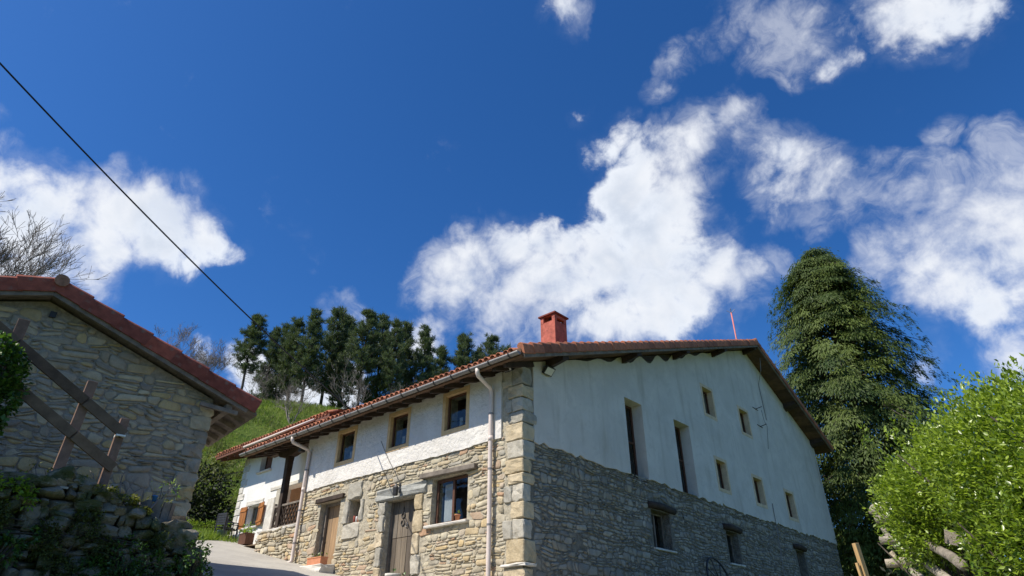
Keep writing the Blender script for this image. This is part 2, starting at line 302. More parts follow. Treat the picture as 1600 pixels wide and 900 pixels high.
class MB:
    """collects vertices and faces for ONE mesh object"""
    def __init__(s): s.v = []; s.f = []; s.t = []; s.tone = 0.5
    def face(s, pts, tone=None):
        i = len(s.v); s.v += [tuple(p) for p in pts]; s.f.append(tuple(range(i, i + len(pts)))); s.t.append(s.tone if tone is None else tone)
    def add(s, vs, fs, tone=None):
        i = len(s.v); s.v += [tuple(p) for p in vs]; s.f += [tuple(i + k for k in f) for f in fs]; s.t += [s.tone if tone is None else tone] * len(fs)
    def box(s, a, b, tone=None):
        (x0, y0, z0), (x1, y1, z1) = [tuple(min(p, q) for p, q in zip(a, b)), tuple(max(p, q) for p, q in zip(a, b))]
        s.add([(x0, y0, z0), (x1, y0, z0), (x1, y1, z0), (x0, y1, z0), (x0, y0, z1), (x1, y0, z1), (x1, y1, z1), (x0, y1, z1)],
              [(0, 3, 2, 1), (4, 5, 6, 7), (0, 1, 5, 4), (1, 2, 6, 5), (2, 3, 7, 6), (3, 0, 4, 7)], tone)
    def bar(s, p0, p1, w, h, up=(0, 0, 1), tone=None):
        p0, p1 = Vector(p0), Vector(p1); d = (p1 - p0).normalized(); up = Vector(up)
        x = d.cross(up).normalized() * (w / 2); y = x.cross(d).normalized() * (h / 2)
        s.add([p0 - x - y, p0 + x - y, p0 + x + y, p0 - x + y, p1 - x - y, p1 + x - y, p1 + x + y, p1 - x + y],
              [(3, 2, 1, 0), (4, 5, 6, 7), (0, 1, 5, 4), (1, 2, 6, 5), (2, 3, 7, 6), (3, 0, 4, 7)], tone)
    def tube(s, pts, rad, n=8, cap=True, tone=None, arc=None):
        pts = [Vector(p) for p in pts]; k = len(pts)
        if not hasattr(rad, '__len__'): rad = [rad] * k
        vs = []; ref = None
        for i, p in enumerate(pts):
            d = (pts[min(i + 1, k - 1)] - pts[max(i - 1, 0)]).normalized()
            if ref is None:
                ref = Vector((0, 0, 1)) if abs(d.z) < .9 else Vector((1, 0, 0))
            a = d.cross(ref).normalized(); b = a.cross(d).normalized(); ref = b
            for j in range(n):
                th = 2 * math.pi * j / n; vs.append(p + (a * math.cos(th) + b * math.sin(th)) * rad[i])
        fs = [(i * n + j, i * n + (j + 1) % n, (i + 1) * n + (j + 1) % n, (i + 1) * n + j) for i in range(k - 1) for j in range(n)]
        if cap: fs += [tuple(reversed(range(n))), tuple((k - 1) * n + j for j in range(n))]
        s.add(vs, fs, tone)
    def lathe(s, prof, n=14, c=(0, 0, 0), tone=None):
        vs = [(c[0] + r * math.cos(2 * math.pi * j / n), c[1] + r * math.sin(2 * math.pi * j / n), c[2] + z) for r, z in prof for j in range(n)]
        k = len(prof)
        fs = [(i * n + j, i * n + (j + 1) % n, (i + 1) * n + (j + 1) % n, (i + 1) * n + j) for i in range(k - 1) for j in range(n)]
        fs += [tuple(reversed(range(n))), tuple((k - 1) * n + j for j in range(n))]
        s.add(vs, fs, tone)
    def mesh(s, name, mat, smooth=False, fix=False):
        me = bpy.data.meshes.new(name); me.from_pydata(s.v, [], s.f); me.materials.append(mat)
        a = me.attributes.new('tone', 'FLOAT', 'FACE'); a.data.foreach_set('value', np.array(s.t, np.float32))
        if fix:
            bm = bmesh.new(); bm.from_mesh(me); bmesh.ops.recalc_face_normals(bm, faces=bm.faces); bm.to_mesh(me); bm.free()
        if smooth: me.polygons.foreach_set('use_smooth', [True] * len(me.polygons))
        me.update(); return me
    def build(s, name, mat, parent=None, smooth=False, loc=(0, 0, 0), rot=(0, 0, 0), bevel=0, fix=False):
        o = link(name, s.mesh(name, mat, smooth, fix), parent, loc, rot)
        if bevel:
            md = o.modifiers.new('bevel', 'BEVEL'); md.width = bevel; md.segments = 2; md.limit_method = 'ANGLE'
        return o

def leaf_mesh(name, C, D, N, L, W, T, mat, fold=.12):
    """one mesh of many leaf-shaped faces (two triangles each, folded on the midrib)"""
    C = np.asarray(C, float); n = len(C); D = np.asarray(D, float); D /= np.linalg.norm(D, axis=1)[:, None] + 1e-9
    S = np.cross(D, N); S /= np.linalg.norm(S, axis=1)[:, None] + 1e-9; U = np.cross(S, D)
    L = np.broadcast_to(np.asarray(L, float), (n,))[:, None]; W = np.broadcast_to(np.asarray(W, float), (n,))[:, None]
    mid = C + D * L * .45 + U * W * fold
    V = np.stack([C, mid + S * W / 2, C + D * L, mid - S * W / 2], 1).reshape(-1, 3)
    i = np.arange(n) * 4
    F = np.stack([i, i + 1, i + 2, i, i + 2, i + 3], 1).reshape(-1)
    me = bpy.data.meshes.new(name); me.vertices.add(4 * n); me.vertices.foreach_set('co', V.astype(np.float32).ravel())
    me.loops.add(6 * n); me.loops.foreach_set('vertex_index', F.astype(np.int32))
    me.polygons.add(2 * n); me.polygons.foreach_set('loop_start', (np.arange(2 * n) * 3).astype(np.int32))
    me.update(calc_edges=True); me.materials.append(mat)
    a = me.attributes.new('tone', 'FLOAT', 'FACE'); a.data.foreach_set('value', np.repeat(np.broadcast_to(np.asarray(T, np.float32), (n,)), 2).astype(np.float32))
    return me
def runit(n, r=rng):
    v = r.normal(size=(n, 3)); return v / np.linalg.norm(v, axis=1)[:, None]

# ------------------------------------------------------------------ places
HC = Vector((.25196, 15.0, 0)); HROT = R(47.9)                  # near corner of the farmhouse; local x runs along the gable, y along the front
dA = np.array([-math.sin(R(47.9)), math.cos(R(47.9))]); dB = np.array([math.cos(R(47.9)), math.sin(R(47.9))])
HC2 = np.array([HC.x, HC.y])
def Wp(x, y, z=0):                                               # farmhouse-local -> world
    p = HC2 + dB * x + dA * y; return Vector((p[0], p[1], z))
BK = Vector((-7.13379, 14.32163, 0)); BROT = math.atan2(.652, .758)
_bx = np.array([.758, .652]) / math.hypot(.758, .652); _by = np.array([-_bx[1], _bx[0]])
def Bp(x, y, z=0):
    return Vector((BK.x + _bx[0] * x + _by[0] * y, BK.y + _bx[1] * x + _by[1] * y, z))
def sstep(a, b, x):
    t = np.clip((x - a) / (b - a), 0, 1); return t * t * (3 - 2 * t)
def terrain(x, y):
    x = np.asarray(x, float); y = np.asarray(y, float)
    s = (x - HC2[0]) * dA[0] + (y - HC2[1]) * dA[1]
    base = -1.6 + .206 * (np.clip(s, -16, 34) + 9.87)
    u = .94 * y - .34 * x
    crest = 66 + 2 * np.sin(x * .09)
    hill = 12.4 * sstep(33, 62, u) * (1 - .25 * sstep(-8, 30, x)) - .3 * np.maximum(u - crest, 0)
    far = np.hypot(x, y)
    hill = np.where(far > 140, hill - (far - 140) * .02, hill)
    bank = 2.1 * sstep(4.9, 6.9, x - .12 * (y - 8)) * (1 - sstep(14, 19, y)) * sstep(-6, 2, y)
    bumps = .35 * np.sin(x * .31 + 1) * np.sin(y * .27) * sstep(36, 50, u)
    return base + np.maximum(hill, -30) + bank + bumps
def T(x, y): return float(terrain(x, y))
def Tl(x, y): p = Wp(x, y); return T(p.x, p.y)

# ================================================================== SETTING
def make_terrain():
    ax = np.concatenate([-np.geomspace(420, 62, 16), np.arange(-60, 60.1, 1.5), np.geomspace(62, 420, 16)])
    ay = np.concatenate([-np.geomspace(300, 22, 12), np.arange(-20, 100.1, 1.5), np.geomspace(102, 500, 16)])
    X, Y = np.meshgrid(ax, ay); Z = terrain(X, Y)
    nx, ny = len(ax), len(ay)
    V = np.stack([X, Y, Z], -1).reshape(-1, 3)
    F = [(j * nx + i, j * nx + i + 1, (j + 1) * nx + i + 1, (j + 1) * nx + i) for j in range(ny - 1) for i in range(nx - 1)]
    me = bpy.data.meshes.new('ground'); me.from_pydata(V.tolist(), [], F); me.materials.append(GRASS)
    me.polygons.foreach_set('use_smooth', [True] * len(F))
    structure(link('ground', me))
make_terrain()

def road_end(n):                                                # far edge of the concrete, in metres along the front
    return 15.6 - .9 * n if n < 3 else 12.9 - .55 * (n - 3)
def make_road():
    mb = MB(); na = 22
    ns = np.linspace(-1.9, 6.0, na); rows = []
    K = 46
    for k in range(K):
        row = []
        for i, n in enumerate(ns):
            e = 17.2 if n < -1.3 else (16.7 if n < -.4 else min(16.6, road_end(n)))
            s = -14 + (e + 14) * k / (K - 1) + .08 * math.sin(7 * n) * (k == K - 1)
            p = Wp(-n, s); row.append((p.x, p.y, T(p.x, p.y) + .03))
        rows.append(row)
    vs = [p for r in rows for p in r]
    fs = [(k * na + i, k * na + i + 1, (k + 1) * na + i + 1, (k + 1) * na + i) for k in range(K - 1) for i in range(na - 1)]
    mb.add(vs, fs); structure(mb.build('road', ROAD, smooth=True, fix=True))
make_road()

# ================================================================== WALL TOOLS
def wall_panel(mb, u0, u1, vbot, vtop, holes, P, d0, d1, step=None, lip=True, extra=()):
    """front sheet at depth d0 with rectangular openings whose reveals run back to depth d1; P(u, v, d) -> point"""
    cuts = {round(u0, 4), round(u1, 4)}
    for h in holes: cuts |= {round(h[0], 4), round(h[1], 4)}
    cuts |= {round(e, 4) for e in extra}
    if step:
        k = u0
        while k < u1: cuts.add(round(k, 4)); k += step
    cuts = sorted(c for c in cuts if u0 - 1e-6 <= c <= u1 + 1e-6)
    for a, b in zip(cuts, cuts[1:]):
        m = (a + b) / 2
        hs = sorted([h for h in holes if h[0] <= m <= h[1]], key=lambda h: h[2])
        lo = (vbot(a), vbot(b))
        for h in hs:
            if h[2] > max(lo) + .001: mb.face([P(a, lo[0], d0), P(b, lo[1], d0), P(b, h[2], d0), P(a, h[2], d0)])
            lo = (h[3], h[3])
        mb.face([P(a, lo[0], d0), P(b, lo[1], d0), P(b, vtop(b), d0), P(a, vtop(a), d0)])
        if lip and not any(h[2] < vbot(m) for h in hs):
            mb.face([P(a, vbot(a), d1), P(b, vbot(b), d1), P(b, vbot(b), d0), P(a, vbot(a), d0)])
    for (a, b, c, d) in holes:
        lo = max(c, min(vbot(a), vbot(b)))
        for q in (((a, lo), (a, d)), ((a, d), (b, d)), ((b, d), (b, lo)), ((b, lo), (a, lo))):
            if q[0][1] == lo and q[1][1] == lo and c < lo: continue
            mb.face([P(*q[0], d0), P(*q[1], d0), P(*q[1], d1), P(*q[0], d1)])
    if lip:
        for u in (u0, u1): mb.face([P(u, vbot(u), d0), P(u, vtop(u), d0), P(u, vtop(u), d1), P(u, vbot(u), d1)])

def PA(u, v, d): return (-d, u, v)          # front of the farmhouse: u along the front, d outwards
def PB(u, v, d): return (u, -d, v)          # gable: u along the gable, d outwards

def warp2(seed, amp=1.0):
    r = random.Random(seed); k = [(r.uniform(1.2, 7), r.uniform(2, 9), r.uniform(0, 6.3), r.choice((0, 1)), r.uniform(.4, 1)) for _ in range(10)]
    def f(u, v):
        du = dv = 0
        for a, b, ph, w, g in k:
            x = g * math.sin(a * u + b * v * (1 if w else -1) + ph)
            if w: du += x * .012
            else: dv += x * .013
        return u + du * amp, v + dv * amp
    return f
def rubble(u0, u1, v0, v1, course, wmean, seed, holes=(), vmin=None, vmax=None, joint=.012, amp=1.0):
    """irregular coursed rubble: list of (outline, centre) in wall coordinates"""
    r = random.Random(seed); wf = warp2(seed + 1, amp); out = []; v = v0
    while v < v1:
        h = min(course * r.choice((.55, .75, .9, 1.0, 1.2, 1.5, 1.9)) * r.uniform(.9, 1.1), v1 - v + .02)
        u = u0; lean0 = 0.0
        while u < u1 - .02:
            w = wmean * math.exp(r.gauss(0, .42)); w = max(.09, min(w, wmean * 2.3))
            if u + w > u1 - .08: w = u1 - u
            lean1 = 0 if u + w >= u1 - 1e-6 else r.gauss(0, .022)
            parts = [(v, v + h)]
            if h > course * .95 and r.random() < .5:
                m = v + h * r.uniform(.35, .65); parts = [(v, m), (m, v + h)]
            for (a, b) in parts:
                cu, cv = u + w / 2, (a + b) / 2
                bad = any(x0 - w * .22 < cu < x1 + w * .22 and y0 - (b - a) * .1 < cv < y1 + (b - a) * .3 for x0, x1, y0, y1 in holes)
                if vmin and b < vmin(cu) - .05: bad = True
                if vmax and b > vmax(cu): bad = True
                if not bad:
                    j = joint * r.uniform(.7, 1.6); f0 = (a - v) / h; f1 = (b - v) / h
                    L0, L1 = u + lean0 * (f0 * 2 - 1), u + lean0 * (f1 * 2 - 1)
                    R0, R1 = u + w + lean1 * (f0 * 2 - 1), u + w + lean1 * (f1 * 2 - 1)
                    cx = min(.35 * w, r.uniform(.02, .06)); cy = min(.38 * (b - a), r.uniform(.015, .05))
                    pts = [(L0 + j, a + j + cy), (L0 + j + cx, a + j), (R0 - j - cx, a + j), (R0 - j, a + j + cy),
                           (R1 - j, b - j - cy), (R1 - j - cx, b - j), (L1 + j + cx, b - j), (L1 + j, b - j - cy)]
                    pts = [wf(x + r.gauss(0, .006), y + r.gauss(0, .006)) for x, y in pts]
                    out.append((pts, (sum(p[0] for p in pts) / 8, sum(p[1] for p in pts) / 8)))
            u += w; lean0 = lean1
        v += h
    return out
def stone_geo(pts, c, P, r, hmin=.02, hmax=.055):
    """a pillow-faced stone standing proud of the mortar, relative to its centre"""
    h = r.uniform(hmin, hmax); ctr = Vector(P(c[0], c[1], 0)); n = len(pts); vs = []
    for k, (sc, d) in enumerate(((1.0, -.01), (.975, h * .7), (.84, h))):
        for (x, y) in pts:
            dd = d + (r.gauss(0, .005) if k else 0)
            vs.append(Vector(P(c[0] + (x - c[0]) * sc, c[1] + (y - c[1]) * sc, dd)) - ctr)
    vs.append(Vector(P(c[0] + r.gauss(0, .01), c[1] + r.gauss(0, .01), h + r.uniform(0, .012))) - ctr)
    fs = [(k * n + i, k * n + (i + 1) % n, (k + 1) * n + (i + 1) % n, (k + 1) * n + i) for k in range(2) for i in range(n)]
    fs += [(2 * n + i, 2 * n + (i + 1) % n, 3 * n) for i in range(n)]
    return ctr, vs, fs
def seen_size(c_world, area):
    d = c_world.length; q = cam.matrix_world.inverted() @ c_world if False else None
    p = R(30.2); fwd = c_world.y * math.cos(p) + c_world.z * math.sin(p); up = -c_world.y * math.sin(p) + c_world.z * math.cos(p)
    if fwd <= 0: return 0
    X = 800 + 978 * c_world.x / fwd; Y = 450 - 978 * up / fwd
    return area / d ** 2 if (-20 < X < 1620 and -20 < Y < 910) else 0
def lay_stones(root, sets, limit=300, name='stone'):
    """sets: (stones, P, facing cosine fn, material, h range, flip). The largest in view become objects, the rest one mesh per material."""
    todo = []; M = root.matrix_basis
    for si, (stones, P, nrm, mat, hr, flip) in enumerate(sets):
        for pts, c in stones:
            a = abs(sum(pts[i][0] * pts[(i + 1) % 8][1] - pts[(i + 1) % 8][0] * pts[i][1] for i in range(8))) / 2
            w = M @ Vector(P(c[0], c[1], 0)); cosv = max(.02, -(w.normalized().dot(nrm)))
            todo.append((seen_size(w, a * cosv), si, pts, c))
    todo.sort(key=lambda t: -t[0]); r = random.Random(3); rest = {}
    for k, (sz, si, pts, c) in enumerate(todo):
        stones, P, nrm, mat, hr, flip = sets[si]
        ctr, vs, fs = stone_geo(pts, c, P, r, *hr)
        if flip: fs = [tuple(reversed(f)) for f in fs]
        if k < limit and sz > 0:
            mb = MB(); mb.add(vs, fs, r.random()); mb.build(name, mat, root, True, ctr)
        else:
            mb = rest.setdefault(si, MB()); mb.add([v + ctr for v in vs], fs, r.random())
    for si, mb in rest.items(): stuff(mb.build('rubble_stones', sets[si][3], root, True))

def rough_block(mb, a, b, r, j=.012, tone=.5):
    """a dressed but uneven block: a bevelled box with jittered corners"""
    a, b = [min(p, q) for p, q in zip(a, b)], [max(p, q) for p, q in zip(a, b)]
    bm = bmesh.new(); bmesh.ops.create_cube(bm, size=1); bmesh.ops.subdivide_edges(bm, edges=bm.edges[:], cuts=2, use_grid_fill=True)
    for v in bm.verts:
        for i in range(3): v.co[i] = (a[i] + b[i]) / 2 + v.co[i] * (b[i] - a[i]) + r.gauss(0, j)
    off = min(.022, .15 * min(q - p for p, q in zip(a, b)))
    sharp = [e for e in bm.edges if e.calc_face_angle(0) > .9]
    bmesh.ops.bevel(bm, geom=sharp, offset=off, segments=1, affect='EDGES', profile=.6)
    bm.verts.index_update()
    mb.add([v.co.copy() for v in bm.verts], [tuple(v.index for v in f.verts) for f in bm.faces], tone); bm.free()
def block(name, a, b, mat, parent, seed=0, j=.012, tone=.5, smooth=False):
    r = random.Random(seed); c = Vector([(p + q) / 2 for p, q in zip(a, b)]); mb = MB()
    rough_block(mb, [p - k for p, k in zip(a, c)], [p - k for p, k in zip(b, c)], r, j, tone)
    return mb.build(name, mat, parent, smooth, c)

def surround(parent, u0, u1, v0, v1, P, band, depth, mat, proud=.012, d0=0.0):
    """painted band round an opening, with its lining"""
    mb = MB(); r = random.Random(int(u0 * 91)); d = d0 + proud; g = .006
    def ring(o, dd): return [P(u0 - o, v0 - o, dd), P(u1 + o, v0 - o, dd), P(u1 + o, v1 + o, dd), P(u0 - o, v1 + o, dd)]
    rs = [ring(band, d0 - .01), ring(band, d), ring(-g, d), ring(-g, -depth)]
    i0 = 0; vs = [p for q in rs for p in q]
    fs = [(k * 4 + i, k * 4 + (i + 1) % 4, k * 4 + 4 + (i + 1) % 4, k * 4 + 4 + i) for k in range(3) for i in range(4)]
    mb.add(vs, fs); return mb.build('window_surround', mat, parent, fix=False)
def pbox(mb, P, u0, u1, v0, v1, d0, d1, tone=None):
    a, b = P(u0, v0, d0), P(u1, v1, d1); mb.box(a, b, tone)
def casement(parent, u0, u1, v0, v1, P, depth, lights=1, curtain=None, fw=.055, mat=None, transom=None):
    """timber window: part 'window' (the frame) with panes and curtains as sub-parts"""
    mat = mat or WOOD_FRAME; mb = MB(); d0, d1 = -depth, -depth + .06
    pbox(mb, P, u0, u0 + fw, v0, v1, d0, d1); pbox(mb, P, u1 - fw, u1, v0, v1, d0, d1)
    pbox(mb, P, u0 + fw, u1 - fw, v0, v0 + fw, d0, d1 - .002); pbox(mb, P, u0 + fw, u1 - fw, v1 - fw, v1, d0, d1 - .002)
    w = (u1 - u0 - 2 * fw) / lights
    for k in range(1, lights): pbox(mb, P, u0 + fw + k * w - fw * .55, u0 + fw + k * w + fw * .55, v0 + fw, v1 - fw, d0, d1 + .006)
    if transom: pbox(mb, P, u0 + fw, u1 - fw, transom - .03, transom + .03, d0, d1 - .004)
    f = mb.build('window', mat, parent, bevel=.006)
    for k in range(lights):
        g = MB(); a = u0 + fw + k * w + .004; b = u0 + fw + (k + 1) * w - .004
        g.face([P(a, v0 + fw, d0 + .03), P(b, v0 + fw, d0 + .03), P(b, v1 - fw, d0 + .03), P(a, v1 - fw, d0 + .03)])
        g.build('pane', GLASS, f)
    bl = MB(); bl.face([P(u0, v0, d0 - .55), P(u1, v0, d0 - .55), P(u1, v1, d0 - .55), P(u0, v1, d0 - .55)]); bl.build('room_dark_sheet', ROOM_DARK, f)  # dark sheet stands in for the unlit room behind the glass
    for (ca, cb, cv0, cv1) in (curtain or ()):
        c = MB(); N = 14
        for i in range(N):
            x0, x1 = ca + (cb - ca) * i / N, ca + (cb - ca) * (i + 1) / N
            y0, y1 = -depth - .10 + .02 * math.sin(i * 2.1), -depth - .10 + .02 * math.sin((i + 1) * 2.1)
            c.face([P(x0, cv0, y0), P(x1, cv0, y1), P(x1, cv1, y1), P(x0, cv1, y0)])
        c.build('curtain', CURTAIN, f, True)
    return f
def plank_leaf(parent, u0, u1, v0, v1, P, d0, th, n, mat, name='door', seam=None, gap=.006):
    """boarded leaf: part with planks as sub-parts"""
    mb = MB(); pbox(mb, P, u0, u1, v0 + .02, v1 - .02, d0 - th * .9, d0 - th * .5)
    leaf = mb.build(name, mat, parent); w = (u1 - u0) / n; r = random.Random(int(u0 * 77))
    for k in range(n):
        for (a, b) in ([(v0, v1)] if not seam else [(v0, seam - .008), (seam + .008, v1)]):
            q = MB(); q.tone = r.random(); pbox(q, P, u0 + k * w + gap, u0 + (k + 1) * w - gap, a, b, d0 - th * .5, d0 + r.uniform(-.004, .004))
            q.build('plank', mat, leaf, bevel=.004)
    return leaf

# ================================================================== FARMHOUSE
house = thing('farmhouse', 'large white plastered farmhouse with rubble stone base, stone corner and long tiled eave', 'house', HC, HROT)
EAVE_Z0 = 6.6
def zl(x): return EAVE_Z0 + .36 * (x + .45)                  # top of the roof, left slope
APX = 15.55; APZ = zl(APX)
def zr(x): return APZ - .43 * (x - APX)
def ztop(x): return zl(x) if x <= APX else zr(x)
SOF = .27                                                      # roof thickness down to the boards
LEN_A, LEN_B = 9.8, 22.5
gA = lambda u: Tl(0, u) - .3
gB = lambda u: Tl(u, -.3) - .5
A_HOLES = {'door2': (7.45, 8.55, 1.0, 4.10), 'niche': (6.40, 6.93, 3.30, 3.97), 'door1': (3.85, 5.12, .8, 3.70), 'big': (1.85, 3.22, 2.83, 4.02),
           'w1': (1.95, 2.80, 5.24, 6.24), 'w2': (4.42, 5.24, 5.22, 6.20), 'w3': (7.07, 7.92, 5.26, 6.22)}
mb = MB(); wall_panel(mb, .02, LEN_A, gA, lambda u: 6.40, list(A_HOLES.values()), PA, 0, -.42, lip=False)
mb.build('front_wall', MORTAR_WARM, house)
# rough plaster over the upper storey, with a wavy lower edge
r_ = random.Random(4); wav = {}
def pl_bot_A(u):
    k = round(u, 3)
    if k not in wav: wav[k] = 4.62 + .015 * math.sin(u * 1.9) + r_.gauss(0, .012)
    return wav[k]
mb = MB(); wall_panel(mb, .66, LEN_A, pl_bot_A, lambda u: 6.40, [A_HOLES[k] for k in ('w1', 'w2', 'w3')], PA, .055, -.01, step=.16)
mb.build('front_plaster', PLASTER_A, house)
for k in ('w1', 'w2', 'w3'):
    h = A_HOLES[k]; surround(house, *h, PA, .11, .16, OCHRE, d0=.055)
    w = h[1] - h[0]
    casement(house, h[0] + .02, h[1] - .02, h[2] + .02, h[3] - .02, PA, .09, 1, [(h[0] + .07, h[0] + .2, h[2] + .1, h[2] + .42), (h[0] + .38, h[0] + .50, h[2] + .1, h[2] + .36)], .05)
# gable wall
B_SLOTS = [(4.76, 5.76, 4.40, 6.86), (7.80, 8.88, 4.46, 6.90)]
B_UP = [(10.43, 11.25, 7.78, 8.86), (13.65, 14.5, 7.80, 8.82), (10.62, 11.42, 5.06, 6.10), (13.78, 14.62, 5.02, 6.02), (17.0, 17.88, 4.92, 5.97)]
B_LOW = [(5.72, 6.80, 2.60, 3.66), (10.62, 11.55, 2.60, 3.64), (17.0, 17.9, 2.4, 3.64)]
mb = MB(); wall_panel(mb, .02, LEN_B, gB, lambda u: ztop(u) - SOF - .015, [(a - .02, b + .02, c - .0, d + .02) for a, b, c, d in B_SLOTS + B_UP] + B_LOW, PB, 0, -.42, lip=False, extra=[APX])
mb.build('gable_wall', MORTAR_GREY, house)
wavb = {}
def pl_bot_B(u):
    k = round(u, 3)
    if k not in wavb: wavb[k] = 4.50 - .004 * u + .025 * math.sin(u * 1.3) + r_.gauss(0, .03)
    return wavb[k]
mb = MB(); wall_panel(mb, .40, LEN_B, pl_bot_B, lambda u: ztop(u) - SOF - .015 - max(0, .16 - abs(u - 7) * .03) * (1 + math.sin(u * 5)) * (u < 14), B_SLOTS + B_UP, PB, .05, -.40, step=.19, extra=[APX])
mb.build('gable_plaster', PLASTER_B, house)
mb = MB()                                                      # the two sides turned away from the road
mb.face([(.02, LEN_A, gA(LEN_A)), (LEN_B, LEN_A, -1), (LEN_B, LEN_A, ztop(LEN_B) - SOF), (APX, LEN_A, APZ - SOF), (.02, LEN_A, zl(0) - SOF)])
mb.face([(LEN_B, 0, -2), (LEN_B, 0, ztop(LEN_B) - SOF), (LEN_B, LEN_A, ztop(LEN_B) - SOF), (LEN_B, LEN_A, -2)])
mb.build('rear_wall', PLASTER_B, house)
for (a, b, c, d) in B_SLOTS:
    casement(house, a + .02, b - .02, c + .12, d - .02, PB, .37, 1, None, .07, transom=c + 1.25)
for i, (a, b, c, d) in enumerate(B_UP):
    surround(house, a, b, c, d, PB, .11, .23, OCHRE_PALE, d0=.05)
    casement(house, a + .02, b - .02, c + .02, d - .02, PB, .2, 1, None, .06)
for i, (a, b, c, d) in enumerate(B_LOW):
    casement(house, a + .02, b - .02, c + .03, d - .02, PB, .3, 2 if i == 0 else 1, [(a + .15, a + .4, c + .1, d - .3)] if i == 0 else None, .05, mat=WOOD_GREY)
    mb = MB(); mb.tube([(a - .12 - .05 * i, -.02, d + .11), ((a + b) / 2, -.03, d + .14), (b + .3 - .08 * i, -.02, d + .10)], [.10, .115, .10], 8)
    mb.build('lintel', WOOD_DARK, house, True)
    block('sill', (a - .04, -.07, c - .06), (b + .1, .25, c), STONE_PALE, house, i, .004)

# rubble below the plaster, both faces
h_all = list(A_HOLES.values())
stA = rubble(.56, LEN_A, -.2, 4.66, .125, .25, 21, [(h[0] - .03, h[1] + .03, h[2], h[3] + .24) for h in h_all] +
             [(3.5, 3.83, 1, 3.7), (5.14, 5.45, 1, 3.7), (3.35, 5.62, 3.7, 4.06), (6.1, 7.2, 2.9, 4.5)], joint=.008, amp=1.6, vmin=lambda u: Tl(0, u), vmax=lambda u: 4.72)
stA += rubble(.60, .98, 4.72, 4.9, .16, .3, 5)
stB = rubble(.36, LEN_B, -1.0, 4.52, .115, .20, 33, [(h[0] - .1, h[1] + .1, h[2] - .05, h[3] + .26) for h in B_LOW] + [(1.9, 2.3, 2.2, 2.5)], vmin=lambda u: Tl(u, -.3) - .2, vmax=lambda u: 4.58, joint=.013, amp=1.7)
nAv, nBv = Vector((-dB[0], -dB[1], 0)), Vector((-dA[0], -dA[1], 0))
bpy.context.view_layer.update()
lay_stones(house, [(stA, PA, nAv, STONE_WARM, (.004, .034), True), (stB, PB, nBv, STONE_GREY, (.001, .032), False)], 298)

# dressed corner stones
lev = [(5.93, 6.38, 'g', 0), (5.58, 5.90, 'o', 1), (5.22, 5.55, 'g', 0), (4.92, 5.20, 'g', 1), (4.49, 4.90, 'o', 0), (4.04, 4.47, 'g', 1), (3.70, 4.02, 'o', 0),
       (3.44, 3.68, 'o', 1), (3.05, 3.42, 'g', 0), (2.66, 3.03, 'o', 1), (2.22, 2.64, 'g', 0), (1.72, 2.20, 'o', 1), (1.30, 1.60, 'o', 0), (.80, 1.28, 'g', 1), (.2, .78, 'o', 0)]
for i, (a, b, m, w) in enumerate(lev):
    mat = STONE_OCHRE if m == 'o' else STONE_BLOCK; tn = (i * .37) % 1
    lenA = (.60, .46)[w] + r_.uniform(-.13, .04); lenB = (.30, .40)[w] + r_.uniform(-.08, .10)
    if m == 'g' and w == 0:
        block('corner_stone', (-.05, -.05, a), (lenB, .30, b), mat, house, i, .008, tn)
        block('corner_stone', (-.046, .315, a), (.2, lenA, b), mat, house, i + 50, .008, .9 - tn * .8)
    else: block('corner_stone', (-.05, -.05, a), (lenB, lenA, b), mat, house, i, .008, tn)
block('corner_ledge', (-.12, -.14, 1.64), (.28, .6, 1.70), STONE_PALE, house, 77, .01)

# doors, lintels and jambs on the front
block('stone_lintel', (-.075, 3.42, 3.72), (.25, 5.58, 4.04), STONE_SLATE, house, 1, .02)
for i, (a, b, m, s) in enumerate([(3.30, 3.70, 'o', 0), (2.72, 3.27, 'o', 0), (2.2, 2.69, 'o', 0), (1.7, 2.17, 'g', 0), (3.35, 3.70, 'g', 1), (2.9, 3.32, 'g', 1), (2.5, 2.87, 'o', 1), (2.0, 2.47, 'g', 1), (1.5, 1.97, 'o', 1)]):
    w = .30 + .06 * math.sin(i * 2.3)
    y0, y1 = (3.84 - w, 3.84) if s == 0 else (5.13, 5.13 + w)
    block('jamb_stone', (-.06, y0, a), (.28, y1, b), STONE_OCHRE if m == 'o' else STONE_BLOCK, house, 200 + i, .01, (i * .31) % 1)
for i, bx_ in enumerate([(6.38, 7.05, 4.0, 4.48), (6.95, 7.18, 3.32, 3.96), (6.22, 6.38, 3.34, 3.94), (6.32, 7.12, 2.88, 3.28)]):
    block('niche_stone', (-.055, bx_[0], bx_[2]), (.25, bx_[1], bx_[3]), STONE_BLOCK, house, 300 + i, .012, .2 + .2 * i)
mb = MB(); mb.bar((-.03, 7.25, 4.17), (-.03, 8.75, 4.17), .14, .13); mb.build('lintel', WOOD_DARK, house, bevel=.01)
mb = MB(); mb.bar((-.05, 1.50, 4.08), (-.05, 3.62, 4.14), .18, .13); mb.build('lintel', WOOD_GREY, house, bevel=.015)
block('sill', (-.12, 1.76, 2.76), (.3, 3.34, 2.83), STONE_PALE, house, 9, .004)
casement(house, 1.87, 3.20, 2.84, 4.0, PA, .22, 2, [(2.7, 3.05, 2.95, 3.9)], .07)
d1 = plank_leaf(house, 4.18, 5.08, 1.1, 3.68, PA, -.24, .06, 4, WOOD_DOOR, 'door', 2.72)
plank_leaf(house, 3.87, 4.15, 1.1, 3.68, PA, -.245, .05, 1, WOOD_DOOR, 'door')
for u in (5.09,):
    mb = MB(); pbox(mb, PA, u, u + .03, 1.1, 3.69, -.26, -.16); mb.build('door_frame', WOOD_GREY, house)
mb = MB()
